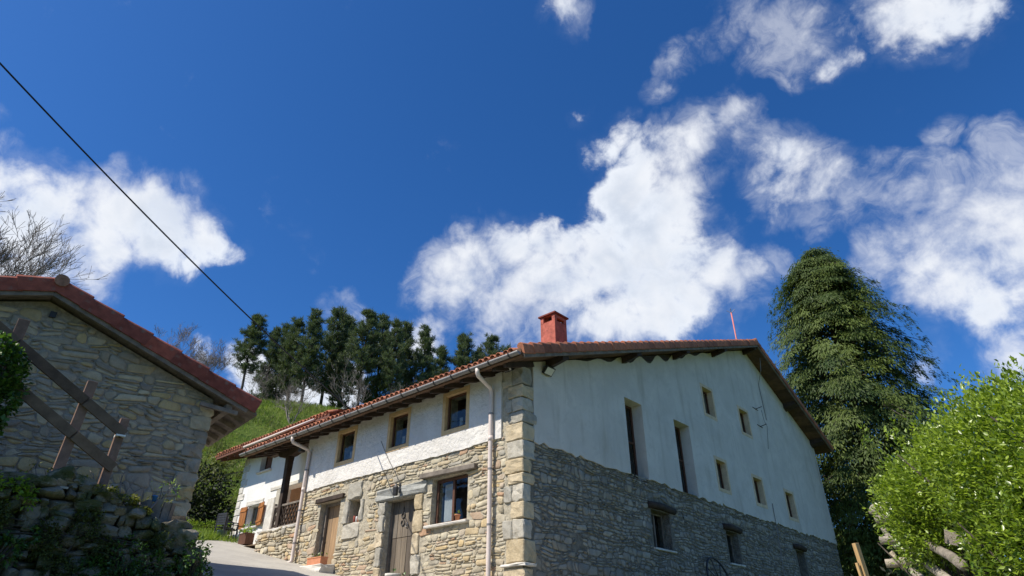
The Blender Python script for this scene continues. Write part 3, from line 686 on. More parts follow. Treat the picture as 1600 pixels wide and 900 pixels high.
ring = lambda c, rr, th, a0=0, a1=6.283, n=16: mb.tube([(c[0], c[1] + rr * math.cos(a0 + (a1 - a0) * i / n), c[2] + rr * math.sin(a0 + (a1 - a0) * i / n)) for i in range(n + 1)], th, 6)
ring((.225, 4.62, 3.30), .075, .014, -4.2, 1.05); ring((.225, 4.62, 3.10), .075, .014, -4.2, 1.05); mb.tube([(.23, 4.62, 3.52), (.23, 4.62, 3.36)], .012, 6)
mb.build('horseshoe', IRON, d1, True)
mb = MB(); ring((.215, 4.44, 3.02), .05, .012); mb.build('knocker', METAL, d1, True)
d2 = plank_leaf(house, 7.47, 8.53, 2.1, 4.08, PA, -.27, .05, 3, WOOD_TAN, 'door')
mb = MB(); pbox(mb, PA, 8.44, 8.53, 2.1, 4.09, -.25, -.18); pbox(mb, PA, 7.47, 8.44, 4.0, 4.09, -.25, -.185); mb.build('door_frame', WOOD_GREY, house)
mb = MB(); mb.face([PA(6.4, 3.3, -.4), PA(6.93, 3.3, -.4), PA(6.93, 3.97, -.4), PA(6.4, 3.97, -.4)]); mb.build('niche_back', WOOD_BROWN, house)
mb = MB(); pbox(mb, PA, 6.62, 6.66, 3.3, 3.97, -.3, -.26); mb.build('niche_bar', WOOD_BROWN, house)

# ---- roof
VY = -.75                                                        # verge over the gable
EX = -.80; RX = 23.25; YE = 12.95; YB = 10.3
def slab(mb, x0, x1, y0, y1, zf, t0, t1):
    """sloping board layer between two roof depths"""
    v = [(x, y, zf(x) - t) for t in (t0, t1) for x, y in ((x0, y0), (x1, y0), (x1, y1), (x0, y1))]
    mb.add(v, [(0, 1, 2, 3), (7, 6, 5, 4), (4, 5, 1, 0), (5, 6, 2, 1), (6, 7, 3, 2), (7, 4, 0, 3)])
def boards(parent, x0, x1, y0, y1, zf, mat, step, along='y', t0=.19, t1=.25, name='soffit_board', limit=90):
    n = max(1, int(round((x1 - x0) / step))); r = random.Random(2)
    for k in range(n):
        a, b = x0 + (x1 - x0) * k / n, x0 + (x1 - x0) * (k + 1) / n
        mb = MB(); mb.tone = r.random(); j = r.uniform(0, .006)
        slab(mb, a + .004, b - .004, y0, y1, zf, t0, t1 + j); mb.build(name, mat, parent)
# eave boards over the front, then the deck behind, then the boards over the gable
boards(house, EX + .06, .9, VY + .06, YE, zl, WOOD_SOFFIT, .17)
mb = MB(); slab(mb, .9, APX, .0, YB, zl, .19, .25); slab(mb, APX, RX - .05, .0, YB, zr, .19, .25); slab(mb, .9, 1.4, YB, YE, zl, .19, .25)
mb.build('roof_deck', WOOD_SOFFIT, house)
boards(house, .9, APX, VY + .06, -.002, zl, WOOD_SOFFIT, .24); boards(house, APX, RX - .05, VY + .06, -.002, zr, WOOD_SOFFIT, .24)
mb = MB(); mb.bar((EX + .035, VY + .06, zl(EX) - .15), (EX + .035, YE, zl(EX) - .15), .10, .2); mb.build('eave_light_stop', WOOD_SOFFIT, house)  # strip added under the tiles to stop sun leaking through the eave
# rafters along the eave
for k in range(22):
    y = .35 + .595 * k
    mb = MB(); x0, x1 = EX + .12, (.35 if y < LEN_A else 1.3); z = lambda x: zl(x) - .25
    v = [(x, yy, zz) for x in (x0, x1) for yy, zz in ((y - .06, z(x)), (y + .06, z(x)), (y + .06, z(x) - .17 + (.05 if x == x0 else 0)), (y - .06, z(x) - .17 + (.05 if x == x0 else 0)))]
    mb.add(v, [(0, 1, 2, 3), (7, 6, 5, 4), (0, 4, 5, 1), (1, 5, 6, 2), (2, 6, 7, 3), (3, 7, 4, 0)]); mb.build('rafter', WOOD_DARK, house)
# purlin ends under the gable verge, and barge boards
for x in (1.05, 4.95, 8.5, 12.0, 15.5, 19.4, 22.2):
    z = ztop(x) - .25; mb = MB()
    v = [(x + sx * .13, yy, z - (0 if k == 0 else (.26 if yy > -.3 else .16)) + sx * .13 * (.36 if x < APX else -.43)) for yy in (VY + .1, -.05, .25) for sx, k in ((-1, 0), (1, 0), (1, 1), (-1, 1))]
    fs = [(a * 4 + i, a * 4 + (i + 1) % 4, a * 4 + 4 + (i + 1) % 4, a * 4 + 4 + i) for a in range(2) for i in range(4)] + [(3, 2, 1, 0), (8, 9, 10, 11)]
    mb.add(v, fs); mb.build('purlin', WOOD_DARK, house)
for (xa, xb, zf) in ((EX + .05, APX, zl), (APX, RX - .04, zr)):
    mb = MB(); mb.bar((xa, VY + .035, zf(xa) - .20), (xb, VY + .035, zf(xb) - .20), .05, .21); mb.build('barge_board', WOOD_GREY, house)
mb = MB(); mb.bar((EX + .1, -.03, zl(EX + .1) - .30), (.4, -.03, zl(.4) - .34), .08, .16); mb.build('eave_beam', WOOD_DARK, house)
mb = MB(); mb.bar((.9, .06, zl(.9) - .40), (APX, .06, zl(APX) - .40), .2, .16); mb.bar((APX, .06, zr(APX) - .40), (22.4, .06, zr(22.4) - .40), .2, .16); mb.build('wall_rafter', WOOD_DARK, house)

def barrel(L, r0, r1, up=True, n=6, th=.014):
    """one curved roof tile lying along +x, its low end at x = 0"""
    mb = MB(); vs = []; s = 1 if up else -1
    for x, rr in ((0, r0), (L, r1)):
        for t in (0, th):
            for j in range(n + 1):
                a = math.pi * j / n; vs.append((x, -math.cos(a) * (rr - t), s * math.sin(a) * (rr - t)))
    m = n + 1
    def q(a, b, c, d): return (a, b, c, d) if s > 0 else (d, c, b, a)
    fs = []
    for j in range(n):
        fs += [q(j, 2 * m + j, 2 * m + j + 1, j + 1), q(m + j + 1, 3 * m + j + 1, 3 * m + j, m + j), q(j + 1, m + j + 1, m + j, j), q(2 * m + j, 3 * m + j, 3 * m + j + 1, 2 * m + j + 1)]
    mb.add(vs, fs); return mb
COVER = barrel(.46, .092, .075).mesh('roof_tile', TILE, True)
CHANNEL = barrel(.46, .085, .098, False).mesh('roof_tile', TILE, True)
def eave_tiles(parent, x0, z0, y0, y1, slope, pitch=.212):
    a = -math.atan(slope); n = int((y1 - y0) / pitch); r = random.Random(8)
    for k in range(n):
        y = y0 + pitch * (k + .5)
        link('roof_tile', COVER, parent, (x0 - .02 + r.uniform(-.02, .02), y + r.uniform(-.008, .008), z0 + .035 + r.uniform(-.006, .01)), (r.uniform(-.05, .05), a + r.uniform(-.02, .03), r.uniform(-.03, .03)))
        link('roof_tile', CHANNEL, parent, (x0 - .05, y + pitch / 2, z0 + .035), (0, a, 0))
def tile_field(parent, x0, x1, y0, y1, zf, mat, pitch=.212, course=.38):
    """the rest of a tiled slope: barrel rows stepped at every course"""
    d = 1 if x1 > x0 else -1
    ny = int((y1 - y0) / pitch) * 6; nx = int(abs(x1 - x0) / course)
    ys = np.linspace(y0, y1, ny + 1); prof = np.abs(np.cos((ys - y0) / pitch * math.pi)) ** .8 * .085
    wob = np.random.default_rng(3)
    V = []; F = []; base = 0; rowsv = []
    for k in range(nx):
        j = np.repeat(wob.normal(0, .006, ny // 6 + 2), 6)[:ny + 1]
        for e, lift in ((k, .028), (k + 1, 0.0)):
            x = x0 + d * course * e + (0 if e == k else d * .05)
            z = zf(x) - .10 + prof + lift + j
            V += np.stack([np.full(ny + 1, x), ys, z], 1).tolist()
    m = ny + 1
    for k in range(2 * nx - 1):
        F += [(k * m + i, (k + 1) * m + i, (k + 1) * m + i + 1, k * m + i + 1) if d > 0 else (k * m + i + 1, (k + 1) * m + i + 1, (k + 1) * m + i, k * m + i) for i in range(ny)]
    mb = MB(); mb.v = V; mb.f = F; mb.t = (wob.random(len(F)) * .3).tolist()
    stuff(mb.build('tile_field', mat, parent, True))
eave_tiles(house, EX - .02, zl(EX) - .10, VY + .25, YE, .36)
tile_field(house, EX + .34, APX, VY + .2, YB, zl, TILE)
tile_field(house, RX, APX, VY + .2, YB, zr, TILE)
tile_field(house, EX + .34, 1.4, YB, YE, zl, TILE)
def verge_tile_mesh(L, drop, rr, mat, name='verge_tile'):
    """lapped verge tile: rounded back on top and a flap hanging over the board, along +x"""
    prof = [(-.005, -drop), (-.03, -drop + .005), (-.033, -.02)] + [(-.033 + rr - rr * math.cos(a), rr * math.sin(a) * .9) for a in (.35, .8, 1.3, 1.9, 2.5, 3.0)] + [(2 * rr - .05, -.02)]
    mb = MB(); n = len(prof); vs = []
    for x, s, up in ((0, 1.0, .03), (.02, 1.03, .034), (L, .93, -.012)):
        vs += [(x, y * s, z * s + up) for y, z in prof]
    fs = [(k * n + i, k * n + i + 1, (k + 1) * n + i + 1, (k + 1) * n + i) for k in range(2) for i in range(n - 1)]
    fs += [tuple(range(n))[::-1]]
    mb.add(vs, fs); return mb.mesh(name, mat, False, True)
VT = verge_tile_mesh(.43, .20, .10, TILE)
def verge(parent, mesh, xa, xb, zf, y, L, r):
    """tiles from the low end xa up to the ridge xb"""
    dx = xb - xa; ln = math.hypot(dx, zf(xb) - zf(xa)); n = int(round(ln / L)); sg = 1 if dx > 0 else -1
    ang = math.atan2(zf(xb) - zf(xa), abs(dx))
    for k in range(n):
        x = xa + dx * k / n
        o = link('verge_tile', mesh, parent, (x, y + r.uniform(-.008, .008), zf(x) - .03))
        if sg > 0: o.rotation_euler = (r.uniform(-.03, .03), -ang + r.uniform(-.01, .012), r.uniform(-.012, .012))
        else:
            o.scale = (-1, 1, 1); o.rotation_euler = (r.uniform(-.03, .03), ang + r.uniform(-.012, .01), 0)
rv = random.Random(6)
verge(house, VT, EX - .02, APX, zl, VY, .385, rv); verge(house, VT, RX, APX, zr, VY, .385, rv)
mb = MB()
for k in range(24):
    y = VY + .43 * k; mb.tube([(APX, y, APZ - .02), (APX, y + .45, APZ - .04)], [.15, .125], 10, tone=rv.random())
stuff(mb.build('ridge_tiles', TILE, house, True))
# chimney
CX0, CX1, CY0, CY1 = 3.41, 4.05, 1.5, 2.12
mb = MB(); mb.box((CX0, CY0, 7.5), (CX1, CY1, 9.58))
for (x, y) in ((CX0, CY0), (CX1 - .13, CY0), (CX0, CY1 - .13), (CX1 - .13, CY1 - .13)): mb.box((x, y, 9.579), (x + .13, y + .13, 9.82))
mb.box((CX0 + .001, CY0 + .131, 9.578), (CX0 + .09, CY1 - .131, 9.6))
mb.box((CX0 + .131, CY0 + .001, 9.70), (CX1 - .131, CY0 + .09, 9.82)); mb.box((CX0 + .001, CY0 + .131, 9.80), (CX0 + .09, CY1 - .131, 9.82))
ch = mb.build('chimney', RED, house, bevel=.012)
mb = MB(); mb.box((CX0 - .06, CY0 - .06, 9.82), (CX1 + .06, CY1 + .06, 9.88)); mb.box((CX0 + .06, CY0 + .06, 9.88), (CX1 - .06, CY1 - .06, 9.93)); mb.build('cap', RED_DARK, ch, bevel=.01)
mb = MB(); mb.box((CX0 + .2, CY0 + .2, 9.582), (CX1 - .2, CY1 - .2, 9.815)); mb.build('flue', IRON, ch)
# aerial
ax_, ay_ = 17.25, .8; az_ = zr(ax_)
mb = MB(); mb.tube([(ax_, ay_, az_ - .2), (ax_, ay_, az_ + 3.4)], .035, 8); an = mb.build('aerial', PINK_P, house, True)
mb = MB()
for a in range(4): mb.tube([(ax_, ay_, az_ + 3.38), (ax_ + .2 * math.cos(a * 1.57 + .4), ay_ + .2 * math.sin(a * 1.57 + .4), az_ + 3.55)], .014, 5)
mb.tube([(ax_, ay_, az_ + 3.3), (ax_, ay_, az_ + 3.65)], .014, 5); mb.build('aerial_head', METAL, an)
# gutter, brackets and downpipes
GX, GZ = EX - .09, zl(EX) - .17
mb = MB(); n = 8; ys = [VY + .05, YE + .02]
for (y0, y1) in [(VY + .05 + k * (YE - VY) / 5, VY + .05 + (k + 1) * (YE - VY) / 5 + .02) for k in range(5)]:
    k0 = rv.uniform(-.004, .004)
    vs = [(GX + rr * math.cos(a), y, GZ + k0 + rr * math.sin(a)) for y in (y0, y1) for rr in (.078, .072) for a in [math.pi + math.pi * j / n for j in range(n + 1)]]
    m = n + 1
    mb.add(vs, [f for j in range(n) for f in ((j, j + 1, 2 * m + j + 1, 2 * m + j), (m + j + 1, m + j, 3 * m + j, 3 * m + j + 1))] + [(0, 2 * m, 3 * m, m), (n, m + n, 3 * m + n, 2 * m + n)])
    mb.add([(GX + .078 * math.cos(a), y0, GZ + k0 + .078 * math.sin(a)) for a in [math.pi + math.pi * j / n for j in range(n + 1)]], [tuple(range(n + 1))])
gut = mb.build('gutter', METAL, house, True)
for k in range(20):
    y = VY + .35 + .68 * k; mb = MB()
    pts = [(GX + .088 * math.cos(a), y, GZ + .088 * math.sin(a)) for a in [math.pi * (.95 + 1.1 * j / 8) for j in range(9)]]
    for p, q in zip(pts, pts[1:]): mb.bar(p, q, .035, .008, (0, 1, 0) if abs(p[1] - q[1]) > .01 else (p[0] - GX, 0, p[2] - GZ))
    mb.bar((GX + .08, y, GZ + .01), (GX + .25, y, GZ + .14), .03, .01); mb.build('gutter_bracket', IRON, gut)
def downpipe(yo, yp, zb, shoe):
    mb = MB(); rr = .058
    pts = [(GX, yo, GZ - .06), (GX, yo, GZ - .16), (GX + .05, yo + (yp - yo) * .06, GZ - .23), (-.20, yo + (yp - yo) * .9, 5.98), (-.135, yp, 5.9), (-.13, yp, 5.78)]
    n = 8
    pts += [(-.13, yp + .004 * math.sin(k), 5.78 + (zb - 5.78) * k / n) for k in range(1, n + 1)]
    if shoe: pts += [(-.16, yp, zb - .08), (-.27, yp + .02, zb - .14)]
    mb.tube(pts, rr, 12)
    p = mb.build('downpipe', PIPE, house, True)
    for z in (5.3, 3.9, 2.6) if not shoe else (5.3, 4.0, 3.0):
        c = MB(); c.tube([(-.13, yp, z - .02), (-.13, yp, z + .02)], .066, 12); c.box((-.1, yp - .02, z - .015), (.0, yp + .02, z + .015)); c.build('pipe_clip', METAL, p)
    c = MB(); c.tube([(-.13, yp, 4.6), (-.13, yp, 4.72)], .065, 12); c.build('pipe_socket', PIPE, p, True)
downpipe(.72, .95, .5, False); downpipe(9.45, 9.55, 2.52, True)
# flood lights by the corner, wall lamp, irons and wires on the walls
def floodlight(c, P, w, h, tilt):
    mb = MB(); a = Vector(P(c[0], c[1], .16)); f = (Vector(P(0, 0, 1)) - Vector(P(0, 0, 0))); u = (Vector(P(1, 0, 0)) - Vector(P(0, 0, 0))); z = Vector((0, 0, 1))
    n = (f * math.cos(tilt) - z * math.sin(tilt)); up = (z * math.cos(tilt) + f * math.sin(tilt))
    def bx(q0, q1, ww, hh): 
        p = [q0 + u * sx * ww + up * sz * hh for sx, sz in ((-1, -1), (1, -1), (1, 1), (-1, 1))] + [q1 + u * sx * ww + up * sz * hh for sx, sz in ((-1, -1), (1, -1), (1, 1), (-1, 1))]
        return p, [(3, 2, 1, 0), (4, 5, 6, 7), (0, 1, 5, 4), (1, 2, 6, 5), (2, 3, 7, 6), (3, 0, 4, 7)]
    mb.add(*bx(a - n * .05, a + n * .03, w / 2, h / 2)); mb.bar(P(c[0], c[1], 0), a, .04, .03); mb.bar(P(c[0], c[1], .01), Vector(P(c[0], c[1], .01)) + z * .12, .06, .02, P(0, 0, 1))
    o = mb.build('floodlight', IRON, house, fix=True)
    g = MB(); p, fs = bx(a + n * .031, a + n * .036, w / 2 - .025, h / 2 - .025); g.add(p, fs); g.build('lens', LAMPGLASS, o, fix=True)
floodlight((.34, 6.40), PA, .26, .22, .6); floodlight((.92, 6.50), PB, .34, .24, .75)
mb = MB(); mb.lathe([(.02, 0), (.075, .02), (.09, .22), (.05, .27), (.02, .33)], 6, (-.22, 4.50, 3.74)); mb.bar((-.07, 4.50, 4.03), (-.22, 4.50, 4.07), .02, .02); mb.bar((-.075, 4.5, 3.85), (-.075, 4.5, 4.1), .07, .02, (1, 0, 0))
wl = mb.build('wall_lantern', IRON, house)
mb = MB(); mb.lathe([(.055, .03), (.07, .2)], 6, (-.22, 4.5, 3.745)); mb.build('lantern_glass', LAMPGLASS, wl)
mb = MB(); mb.tube([(-.075, 5.62, 5.53), (-.085, 5.2, 4.95), (-.085, 4.78, 4.45), (-.09, 4.52, 4.1)], .007, 6); mb.build('lantern_cable', BLACK, house)
mb = MB(); mb.tube([(15.25, -.075, 5.2), (15.2, -.08, 4.3), (15.05, -.07, 2.9), (15.0, -.07, 1.8)], .016, 6); mb.build('wall_wire', METAL, house)
for (x, z) in ((15.55, 9.25), (15.7, 8.5)):
    mb = MB(); mb.bar((x, -.05, z), (x, -.35, z + .05), .025, .025); mb.bar((x - .3, -.06, z + .02), (x + .25, -.06, z), .03, .02); mb.bar((x, -.35, z - .06), (x, -.35, z + .15), .02, .02); mb.build('wall_iron', IRON, house)
mb = MB(); mb.tube([(15.7, -.25, 9.2), (15.9, -.2, 8.8), (15.85, -.3, 8.5), (16.1, -.06, 7.6)], .008, 5); mb.build('loose_wire', IRON, house)
mb = MB(); mb.tube([(16.2, -.5, zr(16.2) - .3), (16.25, -.4, zr(16.2) - .9), (16.5, -.08, zr(16.2) - 1.4), (16.6, -.07, 9.0)], .014, 5); mb.build('aerial_cable', METAL, house)
mb = MB(); mb.bar((.02, 9.86, 6.05), (-.2, 9.9, 6.05), .03, .03); mb.box((-.32, 9.82, 5.95), (-.14, 9.98, 6.1)); o = mb.build('wall_speaker', IRON, house, bevel=.01)
# post and capital carrying the far end of the eave, standing on the porch parapet
mb = MB(); v = []
for z, w, dy in ((3.66, .10, .0), (4.5, .105, .0), (5.4, .10, .02), (6.0, .11, .03), (6.2, .12, .03)): v += [(.24 + sx * w, 11.45 + dy + sy * w, z) for sx, sy in ((-1, -1), (1, -1), (1, 1), (-1, 1))]
mb.add(v, [(k * 4 + i, k * 4 + (i + 1) % 4, k * 4 + 4 + (i + 1) % 4, k * 4 + 4 + i) for k in range(4) for i in range(4)]); mb.build('porch_post', WOOD_DARK, house, bevel=.012)
mb = MB(); mb.add([(.24 + sx * .12, y, z) for sx in (-1, 1) for y, z in ((10.75, 6.40), (10.9, 6.24), (11.2, 6.17), (11.75, 6.17), (12.05, 6.24), (12.2, 6.40))], [(5, 4, 3, 2, 1, 0), (6, 7, 8, 9, 10, 11)] + [(i, (i + 1) % 6, 6 + (i + 1) % 6, 6 + i) for i in range(6)]); mb.build('post_capital', WOOD_DARK, house, fix=True)
mb = MB(); mb.bar((.24, LEN_A - .1, 6.49), (.24, YE - .1, 6.49), .22, .18); mb.build('porch_beam', WOOD_DARK, house)

# ================================================================== WHITE HOUSE WITH THE PORCH
wing = thing('village_house', 'smaller white house with orange shutters and porch joined to the far end of the farmhouse', 'house', Wp(1.4, 17.4), HROT)
WO = Vector((1.4, 17.4, 0))
def PW(u, v, d): return (-d, u - 17.4, v)                        # u still measured along the farmhouse front
low = (15.33, 16.28, 4.36, 5.2); upw = (15.05, 16.0, 6.56, 7.28); por = (9.9, 13.75, 3.2, 5.58)
def zw(x): return 7.55 + .36 * (x + .92)                        # x relative to the wing wall
mb = MB(); wall_panel(mb, 9.82, 17.4, lambda u: Tl(1.4, u) - .4, lambda u: zw(0) - .27, [low, upw, por], PW, 0, -.36, lip=False)
mb.face([PW(17.4, 3, 0), PW(17.4, 3, -8), PW(17.4, zw(8) - .27, -8), PW(17.4, zw(0) - .27, 0)])
mb.build('wing_wall', PLASTER_W, wing)
mb = MB()                                                        # the room behind the porch arch
mb.face([PW(14.6, 3.2, -2.2), PW(8.6, 3.2, -2.2), PW(8.6, 6, -2.2), PW(14.6, 6, -2.2)]); mb.face([PW(14.6, 3.2, -.36), PW(14.6, 3.2, -2.2), PW(14.6, 6, -2.2), PW(14.6, 6, -.36)])
mb.face([PW(14.6, 5.9, -.36), PW(14.6, 5.9, -2.2), PW(8.6, 5.9, -2.2), PW(8.6, 5.9, -.36)]); mb.face([PW(14.6, 3.4, .9), PW(8.6, 3.4, .9), PW(8.6, 3.4, -2.2), PW(14.6, 3.4, -2.2)])
mb.build('porch_room', PEACH, wing, fix=True)
mb = MB(); pbox(mb, PW, 11.2, 12.0, 4.55, 5.0, -2.19, -2.12); mb.build('porch_bench', WOOD_DARK, wing)
for i in range(11):
    z0 = 4.05 + i * .30; w = .5 if i % 2 else .30
    if z0 < 7.3: o = block('corner_stone', PW(17.4 - w, z0, .03), PW(17.44, z0 + .28, -.2), STONE_PALE, wing, 400 + i, .004, (i * .37) % 1)
block('jamb_stone', PW(13.78, 3.5, .05), PW(14.12, 5.56, -.3), STONE_BLOCK, wing, 5, .006, .8); block('jamb_stone', PW(14.14, 3.5, .06), PW(14.72, 5.3, -.3), STONE_PALE, wing, 6, .006)
block('stone_lintel', PW(9.95, 5.58, .04), PW(14.7, 5.74, -.3), STONE_PALE, wing, 7, .004)
block('stone_lintel', PW(15.1, 5.2, .035), PW(16.5, 5.42, -.2), STONE_PALE, wing, 8, .004); block('sill', PW(15.2, 4.28, .09), PW(16.42, 4.36, -.2), STONE_PALE, wing, 9, .004)
casement(wing, low[0] + .02, low[1] - .02, low[2] + .02, low[3] - .02, PW, .26, 2, [(15.4, 15.75, 4.5, 5.1)], .06, mat=WOOD_GREY)
def shutter(u_hinge, u_free, v0, v1, d0, d1, mat):
    a, b = Vector(PW(u_hinge, v0, d0)), Vector(PW(u_free, v0, d1)); L = (b - a).length
    mb = MB(); mb.bar(a + Vector((0, 0, (v1 - v0) / 2)), b + Vector((0, 0, (v1 - v0) / 2)), .02, v1 - v0)
    o = mb.build('shutter', mat, wing)
    for k in range(3):
        p, q = a.lerp(b, k / 3 + .01), a.lerp(b, (k + 1) / 3 - .01); m = MB(); m.tone = k / 3
        up = Vector((0, 0, (v1 - v0) / 2)); m.bar(p + up, q + up, .034, v1 - v0 + .01); m.build('plank', mat, o, bevel=.003)
    for z in (v0 + .15, v1 - .15):
        m = MB(); p, q = a.lerp(b, .04), a.lerp(b, .96); n_ = (b - a).cross(Vector((0, 0, 1))).normalized() * .03
        for sgn in (1, -1): m.bar(Vector((p.x, p.y, z)) + n_ * sgn, Vector((q.x, q.y, z)) + n_ * sgn, .018, .07)
        m.build('ledge', mat, o)
shutter(15.31, 14.80, 4.34, 5.2, .05, .12, WOOD_SHUT); shutter(16.30, 16.74, 4.34, 5.2, .05, .09, WOOD_SHUT)
shutter(15.07, 15.55, 6.58, 7.27, -.05, -.07, WOOD_BROWN)
casement(wing, upw[0] + .02, upw[1] - .02, upw[2] + .02, upw[3] - .02, PW, .26, 1, None, .06)
block('sill', PW(14.95, 6.49, .1), PW(16.1, 6.56, -.2), STONE_PALE, wing, 12, .004)
# parapet under the balustrade
gP = lambda u: Tl(0, u) - .3
def Pp(u, v, d): return (-1.4 - d, u - 17.4, v)
mb = MB(); mb.box(Pp(9.78, 1.8, -.02), Pp(12.3, 3.58, -.36)); mb.build('parapet_core', MORTAR_WARM, wing)
sp = rubble(9.66, 12.36, 1.9, 3.60, .13, .26, 61, (), vmin=lambda u: Tl(0, u), joint=.012)
bpy.context.view_layer.update()
lay_stones(wing, [(sp, Pp, nAv, STONE_WARM, (.008, .045), True)], 200)
block('parapet_cap', Pp(9.8, 3.57, .03), Pp(12.34, 3.65, -.4), STONE_PALE, wing, 31, .005)
mb = MB(); mb.bar(Pp(9.82, 4.44, -.22), Pp(11.9, 4.44, -.22), .09, .07); mb.build('balustrade_rail', WOOD_GREY, wing, bevel=.01)
mb = MB(); mb.bar(Pp(9.82, 3.72, -.22), Pp(11.9, 3.72, -.22), .07, .06); mb.build('balustrade_rail', WOOD_GREY, wing)
mb = MB(); mb.bar(Pp(11.86, 3.65, -.22), Pp(11.86, 4.55, -.22), .09, .09, (1, 0, 0)); mb.build('balustrade_post', WOOD_GREY, wing)
for sgn in (1, -1):
    for k in range(13):
        c = 9.6 + k * .19; a, b = (c, c + .42) if sgn > 0 else (c + .42, c)
        def cl(u, v): return u, v
        u0, v0, u1, v1 = a, 3.75, b, 4.41
        for _ in range(1):
            lo, hi = 9.83, 11.82
            t0 = max(0, min(1, (lo - u0) / (u1 - u0) if u1 != u0 else 0)) if u0 < lo else (max(0, (hi - u0) / (u1 - u0)) if u0 > hi else 0)
            t1 = min(1, (hi - u0) / (u1 - u0)) if u1 > hi else (min(1, (lo - u0) / (u1 - u0)) if u1 < lo else 1)
        if t1 - t0 < .15: continue
        p, q = Pp(u0 + (u1 - u0) * t0, v0 + (v1 - v0) * t0, -.22 + .012 * sgn), Pp(u0 + (u1 - u0) * t1, v0 + (v1 - v0) * t1, -.22 + .012 * sgn)
        m = MB(); m.bar(p, q, .02, .045, (1, 0, 0)); m.build('slat', WOOD_DARK, wing)
# wing roof, its eave standing clear above the farmhouse eave
W0 = -.92; WY0, WY1 = 9.6 - 17.4, 18.3 - 17.4
boards(wing, W0, 1.3, WY0, WY1, zw, WOOD_BROWN, .16)
mb = MB(); slab(mb, 1.3, 9, WY0, WY1, zw, .19, .25); mb.build('roof_deck', WOOD_SOFFIT, wing)
mb = MB(); mb.bar((W0 - .02, WY0, zw(W0) - .17), (W0 - .02, WY1, zw(W0) - .17), .04, .14); mb.build('fascia', WOOD_BROWN, wing)
mb = MB(); mb.face([(W0 + .3, WY0 + .05, zw(W0 + .3) - .26), (9, WY0 + .05, zw(9) - .26), (9, WY0 + .05, zw(9) - 1.2), (W0 + .3, WY0 + .05, zw(W0 + .3) - 1.0)]); mb.build('gable_infill', WOOD_BROWN, wing)
for k in range(14):
    y = WY1 - .3 - k * .62; mb = MB(); mb.bar((W0 + .06, y, zw(W0 + .06) - .31), (.2, y, zw(.2) - .31), .1, .12); mb.build('rafter', WOOD_BROWN, wing)
eave_tiles(wing, W0 - .04, zw(W0) - .10, WY0, WY1, .36)
tile_field(wing, W0 + .3, 9, WY0, WY1, zw, TILE_MOSSY)
mb = MB(); mb.tube([(W0 - .1, WY0 + .9, zw(W0) - .16), (W0 - .1, WY1 - 2.6, zw(W0) - .19)], .05, 8); mb.build('gutter', PIPE, wing, True)

# ================================================================== BARN
barn = thing('stone_barn', 'grey rubble stone barn with red verge tiles on the left of the lane', 'barn', BK, BROT)
BW, BAP, BD = 7.5, -3.78, 2.8
def zb(x): return 6.93 - .357 * abs(x - BAP)
def PBn(u, v, d): return (u, -d, v)
mb = MB(); wall_panel(mb, -BW, -.02, lambda u: .6, lambda u: zb(u) - .37, [], PBn, 0, -.4, lip=False, extra=[BAP])
mb.face([(-.02, 0, .6), (-.02, BD, .6), (-.02, BD, zb(0) - .37), (-.02, 0, zb(0) - .37)]); mb.face([(-BW, 0, .6), (-BW, BD, .6), (-BW, BD, zb(-BW) - .37), (-BW, 0, zb(-BW) - .37)])
mb.face([(-.02, BD, .6), (-BW, BD, .6), (-BW, BD, zb(-BW) - .37), (BAP, BD, zb(BAP) - .37), (-.02, BD, zb(0) - .37)])
mb.build('barn_wall', MORTAR_BARN, barn)
sbn = rubble(-5.6, -.0, 2.05, 6.6, .125, .32, 91, [(-3.72, -3.56, 6.2, 6.36)], vmax=lambda u: zb(u) - .40, joint=.011, amp=2.2)
bpy.context.view_layer.update()
lay_stones(barn, [(sbn, PBn, Vector((_bx[1], -_bx[0], 0)) * 1.0 if False else Vector((-_by[0], -_by[1], 0)), STONE_BARN, (.006, .04), False)], 298)
for i in range(10):
    z0 = 1.9 + i * .32
    block('corner_stone', (-(.42, .28)[i % 2], -.05, z0), (.03, (.25, .4)[i % 2], z0 + .30), STONE_BARN, barn, 600 + i, .014, (i * .29) % 1)
BY0, BY1 = -.42, 3.15
for side in (1, -1):
    xe = BAP + side * 4.72
    zf = zb
    boards(barn, *( (BAP, xe) if side > 0 else (xe, BAP) ), BY0 + .05, BY1, zf, WOOD_GREY, .24, t0=.26, t1=.30)
    mb = MB(); mb.bar((BAP, BY0 + .06, zf(BAP) - .33), (xe - side * .25, BY0 + .06, zf(xe - side * .25) - .33), .09, .11); mb.build('verge_board', WOOD_GREY, barn, bevel=.01)
    VTB = verge_tile_mesh(.80, .27, .12, TILE_BARN)
    verge(barn, VTB, xe, BAP, zf, BY0, .76, rv)
    mb = MB(); slab(mb, *((BAP, xe) if side > 0 else (xe, BAP)), BY0 + .1, BY1, zf, .20, .26); mb.build('roof_deck', WOOD_GREY, barn)
    tile_field(barn, xe, BAP, BY0 + .15, BY1, lambda x: zb(x) + .04, TILE_MOSSY)
    for k in range(5):
        y = .25 + k * .62; x1 = xe - side * .1; x0 = xe - side * 1.3; mb = MB(); mb.bar((x1, y, zf(x1) - .36), (x0, y, zf(x0) - .36), .10, .12); mb.build('rafter', WOOD_GREY, barn)
mb = MB(); mb.bar((.28, BY0 + .1, 5.02), (.28, BY1 - .1, 5.02), .14, .14); mb.build('eave_beam', WOOD_GREY, barn)
mb = MB(); mb.bar((-.35, -.22, 5.0), (.5, -.30, 4.92), .09, .09); mb.build('bracket', WOOD_GREY, barn)
mb = MB(); mb.box((-3.70, -.06, 6.21), (-3.58, .05, 6.34)); mb.build('bird_hole_shade', IRON, barn)  # solid black block painted as the dark inside a bird hole
mb = MB()
n = 9
